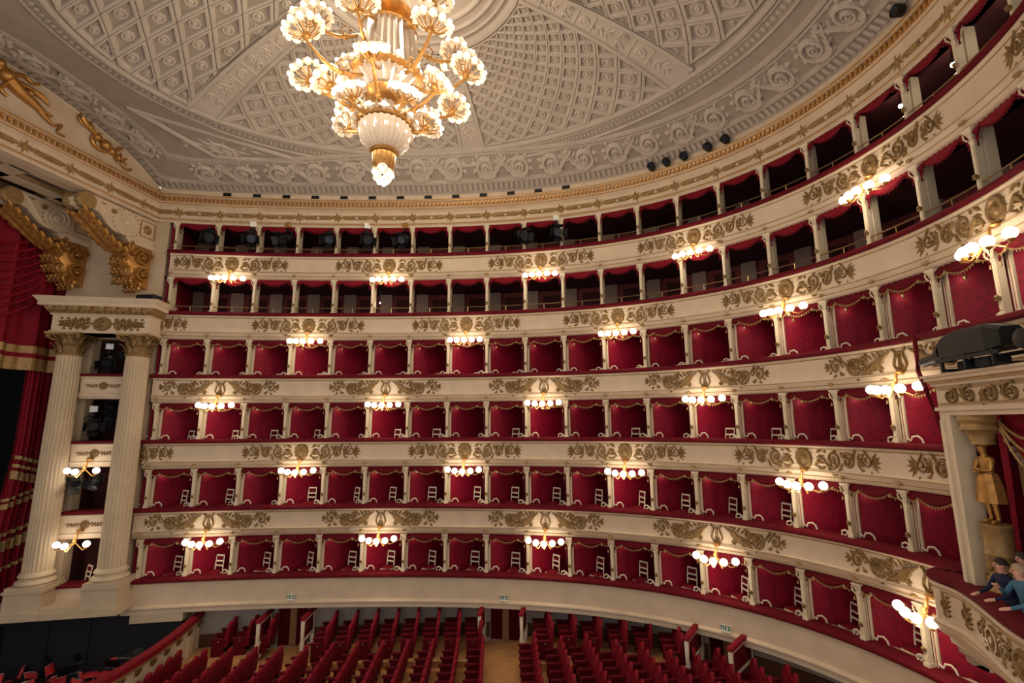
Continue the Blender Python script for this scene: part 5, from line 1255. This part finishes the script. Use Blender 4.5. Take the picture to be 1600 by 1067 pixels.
def skeleton(H, lean, armL, armR, turn=0.):
    """x right, y forward; H standing height; lean metres forward at the shoulders"""
    k = H / 1.75; y = lean
    J = {'pelvis': ((0, 0, .92 * k), (.16 * k, .12 * k)), 'waist': ((0, y * .35, 1.08 * k), (.145 * k, .105 * k)), 'chest': ((0, y * .8, 1.28 * k), (.18 * k, .12 * k)), 'neck0': ((0, y, 1.44 * k), (.08 * k, .075 * k)),
         'neck': ((0, y + .02, 1.50 * k), .055 * k), 'head0': ((turn * .02, y + .035, 1.56 * k), (.075 * k, .085 * k)), 'head1': ((turn * .03, y + .04, 1.64 * k), (.082 * k, .098 * k)), 'head2': ((turn * .03, y + .03, 1.71 * k), (.07 * k, .085 * k))}
    B = [('pelvis', 'waist'), ('waist', 'chest'), ('chest', 'neck0'), ('neck0', 'neck'), ('neck', 'head0'), ('head0', 'head1'), ('head1', 'head2')]
    for sx, nm, arm_ in ((-1, 'L', armL), (1, 'R', armR)):
        J['sh' + nm] = ((sx * .19 * k, y * .95, 1.40 * k), .062 * k); el, wr, ha = arm_
        J['el' + nm] = ((sx * el[0] * k, y + el[1] * k, el[2] * k), .045 * k); J['wr' + nm] = ((sx * wr[0] * k, y + wr[1] * k, wr[2] * k), .03 * k); J['ha' + nm] = ((sx * ha[0] * k, y + ha[1] * k, ha[2] * k), (.042 * k, .022 * k))
        J['hip' + nm] = ((sx * .095 * k, 0, .84 * k), .09 * k); J['kn' + nm] = ((sx * .10 * k, .03, .48 * k), .062 * k); J['an' + nm] = ((sx * .10 * k, 0, .09 * k), .042 * k); J['to' + nm] = ((sx * .11 * k, .16 * k, .035 * k), (.045 * k, .032 * k))
        B += [('chest', 'sh' + nm), ('sh' + nm, 'el' + nm), ('el' + nm, 'wr' + nm), ('wr' + nm, 'ha' + nm), ('pelvis', 'hip' + nm), ('hip' + nm, 'kn' + nm), ('kn' + nm, 'an' + nm), ('an' + nm, 'to' + nm)]
        for f in range(4):
            ox = (f - 1.5) * .02 * k; ln = (.07, .08, .076, .06)[f] * k; b0 = Vector(J['ha' + nm][0]); J['f%d%s' % (f, nm)] = ((b0.x + ox, b0.y + .02 * k + ln * .7, b0.z - ln * .25), .010 * k); B.append(('ha' + nm, 'f%d%s' % (f, nm)))
        b0 = Vector(J['ha' + nm][0]); J['th' + nm] = ((b0.x - sx * .05 * k, b0.y + .03 * k, b0.z - .005), .011 * k); B.append(('ha' + nm, 'th' + nm))
    return J, B
def person(loc, face, H, lean, top, hair, label, armL, armR, legs='navy_cloth', cap=None):
    J, B = skeleton(H, lean, armL, armR); k = H / 1.75; hands = [Vector(J['haL'][0]), Vector(J['haR'][0])]
    def pick(c):
        if c.z > 1.475 * k and abs(c.x) < .14: return 0
        if min((c - h).length for h in hands) < .10 * k: return 0
        return 2 if c.z < .9 * k else 1
    o = obj('person', figure_mesh('person', J, B, ['skin', top, legs], pick), None, loc, face); tag(o, label, 'person', 'visitors in the royal box')
    hc = Vector((0, lean + .035, 1.655 * k))
    mb = MB(); rings = []
    for i in range(6):
        t = i / 5 * PI * .55; rings.append([(hc.x + .108 * k * sin(t + .02) * cos(q * PI / 7), hc.y - .012 + .122 * k * sin(t + .02) * sin(q * PI / 7) - .03 * k * (i / 5), hc.z + .115 * k * cos(t) - .02 * k * (1 if q > 7 else 0) * (i / 5)) for q in range(14)])
    mb.loft(rings); mb.build('cap' if cap else 'hair', cap or hair, o, True)
    if cap: mb = MB(); mb.loft([[(hc.x + x, hc.y + y, hc.z + .045) for x, y in ((-.09, .08), (-.06, .2), (.06, .2), (.09, .08))], [(hc.x + x, hc.y + y, hc.z + .058) for x, y in ((-.09, .08), (-.06, .2), (.06, .2), (.09, .08))]]); mb.build('cap_peak', cap, o)
    mb = MB(); mb.tube([(0, hc.y + .09 * k, hc.z - .0), (0, hc.y + .118 * k, hc.z - .045 * k), (0, hc.y + .09 * k, hc.z - .055 * k)], .013, 5)
    for sx in (-1, 1): mb.ball((sx * .085 * k, hc.y - .0, hc.z - .03), .028, 6, 5, (.5, 1, 1.3))
    mb.build('nose_and_ears', 'skin', o, True)
    mb = MB()
    for sx in (-1, 1): mb.ball((sx * .034 * k, hc.y + .088 * k, hc.z - .005), .012, 6, 4)
    mb.box(-.025, .025, hc.y + .075 * k, hc.y + .092 * k, hc.z - .088 * k, hc.z - .08 * k); mb.build('eyes_and_mouth', 'hair_dark', o)
    return o
FZB = 4.82
REST = ((.27, .10, 1.12), (.20, .36, 1.02), (.18, .44, 1.00)); HANG = ((.25, -.02, 1.12), (.26, .06, .88), (.26, .08, .80)); UPA = ((.28, .12, 1.16), (.14, .30, 1.30), (.10, .34, 1.36))
def pl(a, b, z=FZB): return W(a, b, z)
FACE = AX + PI / 2           # figures look along local +y towards the stage
person(pl(12.98, -.42), FACE, 1.62, .10, 'navy_cloth', 'hair_dark', 'person in dark navy jacket leaning on the balcony rail nearest the gilded statue', REST, REST)
person(pl(12.86, -.98), FACE - .1, 1.66, .08, 'teal_cloth', 'hair_fair', 'person in teal blue top leaning on the royal balcony rail', REST, UPA)
person(pl(13.35, -.72), FACE + .1, 1.78, .04, 'grey_cloth', 'hair_fair', 'person in pinkish grey top standing behind the two leaning on the rail', HANG, UPA)
person(pl(13.32, -1.25), FACE, 1.95, .04, 'blue_cloth', 'hair_dark', 'tallest person in blue with a blue cap at the back of the group', HANG, HANG, cap='blue_cloth')
person(pl(13.42, -.22), FACE + .15, 1.70, .03, 'grey_cloth', 'hair_dark', 'person in grey half hidden beside the gilded jamb of the royal box', HANG, HANG)
# gilded caryatid
ARMX = ((.24, .10, 1.14), (.06, .20, 1.16), (-.04, .20, 1.18)); ARMX2 = ((.24, .10, 1.12), (.06, .21, 1.10), (-.04, .2, 1.12))
for i, bb in enumerate((.34, -2.3)):
    J, B = skeleton(1.62, 0., ARMX, ARMX2); J['pelvis'] = (J['pelvis'][0], (.17, .13))
    o = obj('statue', figure_mesh('statue', J, B, ['gold_bright'], lambda c: 0), RB); o.location = W(13.42, bb, 6.92) - RB.location; o.rotation_euler = (0, 0, FACE)
    mb = MB(); mb.loft([[(r * cos(q * PI / 8) * (1 + .06 * (q % 2)), r * .8 * sin(q * PI / 8) * (1 + .06 * (q % 2)), z) for q in range(16)] for r, z in ((.27, .42), (.26, .6), (.22, .85), (.17, 1.0))]); mb.build('statue_drapery', 'gold_bright', o, True); mb = MB(); mb.ball((0, .0, 1.60), .1, 10, 6, (1, 1.1, .8)); mb.build('statue_headdress', 'gold_bright', o, True)

# ------------------------------------------------------------------ follow-spot on the royal canopy
fs = tag(empty('follow_spot', W(13.0, -.2, 9.99), AX + PI / 2), 'long black follow spot resting on the canopy of the royal box', 'spotlight')
mb = MB(); rings = [[(x, y * 0 + r * cos(q * PI / 7) - .0, .42 + r * sin(q * PI / 7) + dz) for q in range(14)] for x, r, dz in ((1.30, .10, -.10), (1.26, .11, -.10), (.95, .10, -.08), (.75, .16, -.05), (.55, .17, 0), (.5, .24, .03), (.45, .24, .03))]
mb.loft(rings); mb.build('barrel', 'black', fs, True)
mb = MB(); rings = [[(x, -w, z0), (x, w, z0), (x, w, z1 - .06), (x, w - .06, z1), (x, -w + .06, z1), (x, -w, z1 - .06)] for x, w, z0, z1 in ((.48, .2, .28, .62), (.3, .24, .28, .74), (-.1, .26, .3, .82), (-.9, .26, .3, .80), (-1.2, .2, .36, .7))]
mb.loft(rings); mb.build('lamp_housing', 'black', fs)
mb = MB(); mb.box(-1.25, .4, -.3, -.26, .20, .27); mb.box(-1.25, .4, .26, .3, .20, .27)
for x in (-1.1, -.4, .25): mb.box(x - .03, x + .03, -.3, .3, 0, .06); mb.box(x - .025, x + .025, -.3, -.25, 0, .3); mb.box(x - .025, x + .025, .25, .3, 0, .3)
mb.build('cradle', 'black', fs)
for x0, x1, y1 in ((-.85, -.5, .2), (-.2, .12, .1)): mb = MB(); rb(mb, x0, x1, -.2, y1, .02, .2, .03); mb.build('ballast', 'dark_blue', fs)
mb = MB(); mb.ball((.2, -.25, .5), .03, 6, 4); mb.ball((-.3, -.27, .24), .025, 6, 4); mb.ball((.42, -.2, .6), .02, 6, 4); mb.build('knob', 'silver', fs)
fs.rotation_euler = (0, 0, math.atan2(Bv.y, Bv.x))
f2 = lantern('stage_spotlight', W(13.0, -1.95, 10.35), FACE, 'black spotlight on the royal canopy behind the long follow spot', .1, .6, .2, False)
# ------------------------------------------------------------------ bare bulbs in the galleries
for i, (s, z, k) in enumerate([(9.62, 17.75, 'topmost'), (10.55, 17.75, 'topmost'), (11.55, 17.75, 'topmost'), (-2.88, 14.6, 'lower')]):
    o = tag(empty('gallery_bulb', C(s, .45, z), HD(s)), 'bare lit bulb hanging inside the %s' % (['topmost gallery, first of three from the stage', 'topmost gallery, middle one of three', 'topmost gallery, nearest the right picture edge', 'lower open gallery near the stage'][i]), 'light bulb', 'bare gallery bulbs')
    r = .06 if i < 3 else .035
    mb = MB(); mb.ball((0, 0, 0), r, 10, 6); mb.build('bulb', 'lamp_glow', o, True)
    mb = MB(); mb.tube([(0, 0, r), (0, 0, .42 if i < 3 else .6)], .012, 5); mb.lathe([(.03, r * .8), (.035, r + .06)], 8); mb.build('cord', 'black', o)
    lamp_light(o, (0, -.1, -.12), 7 if i < 3 else 1.5, .05)
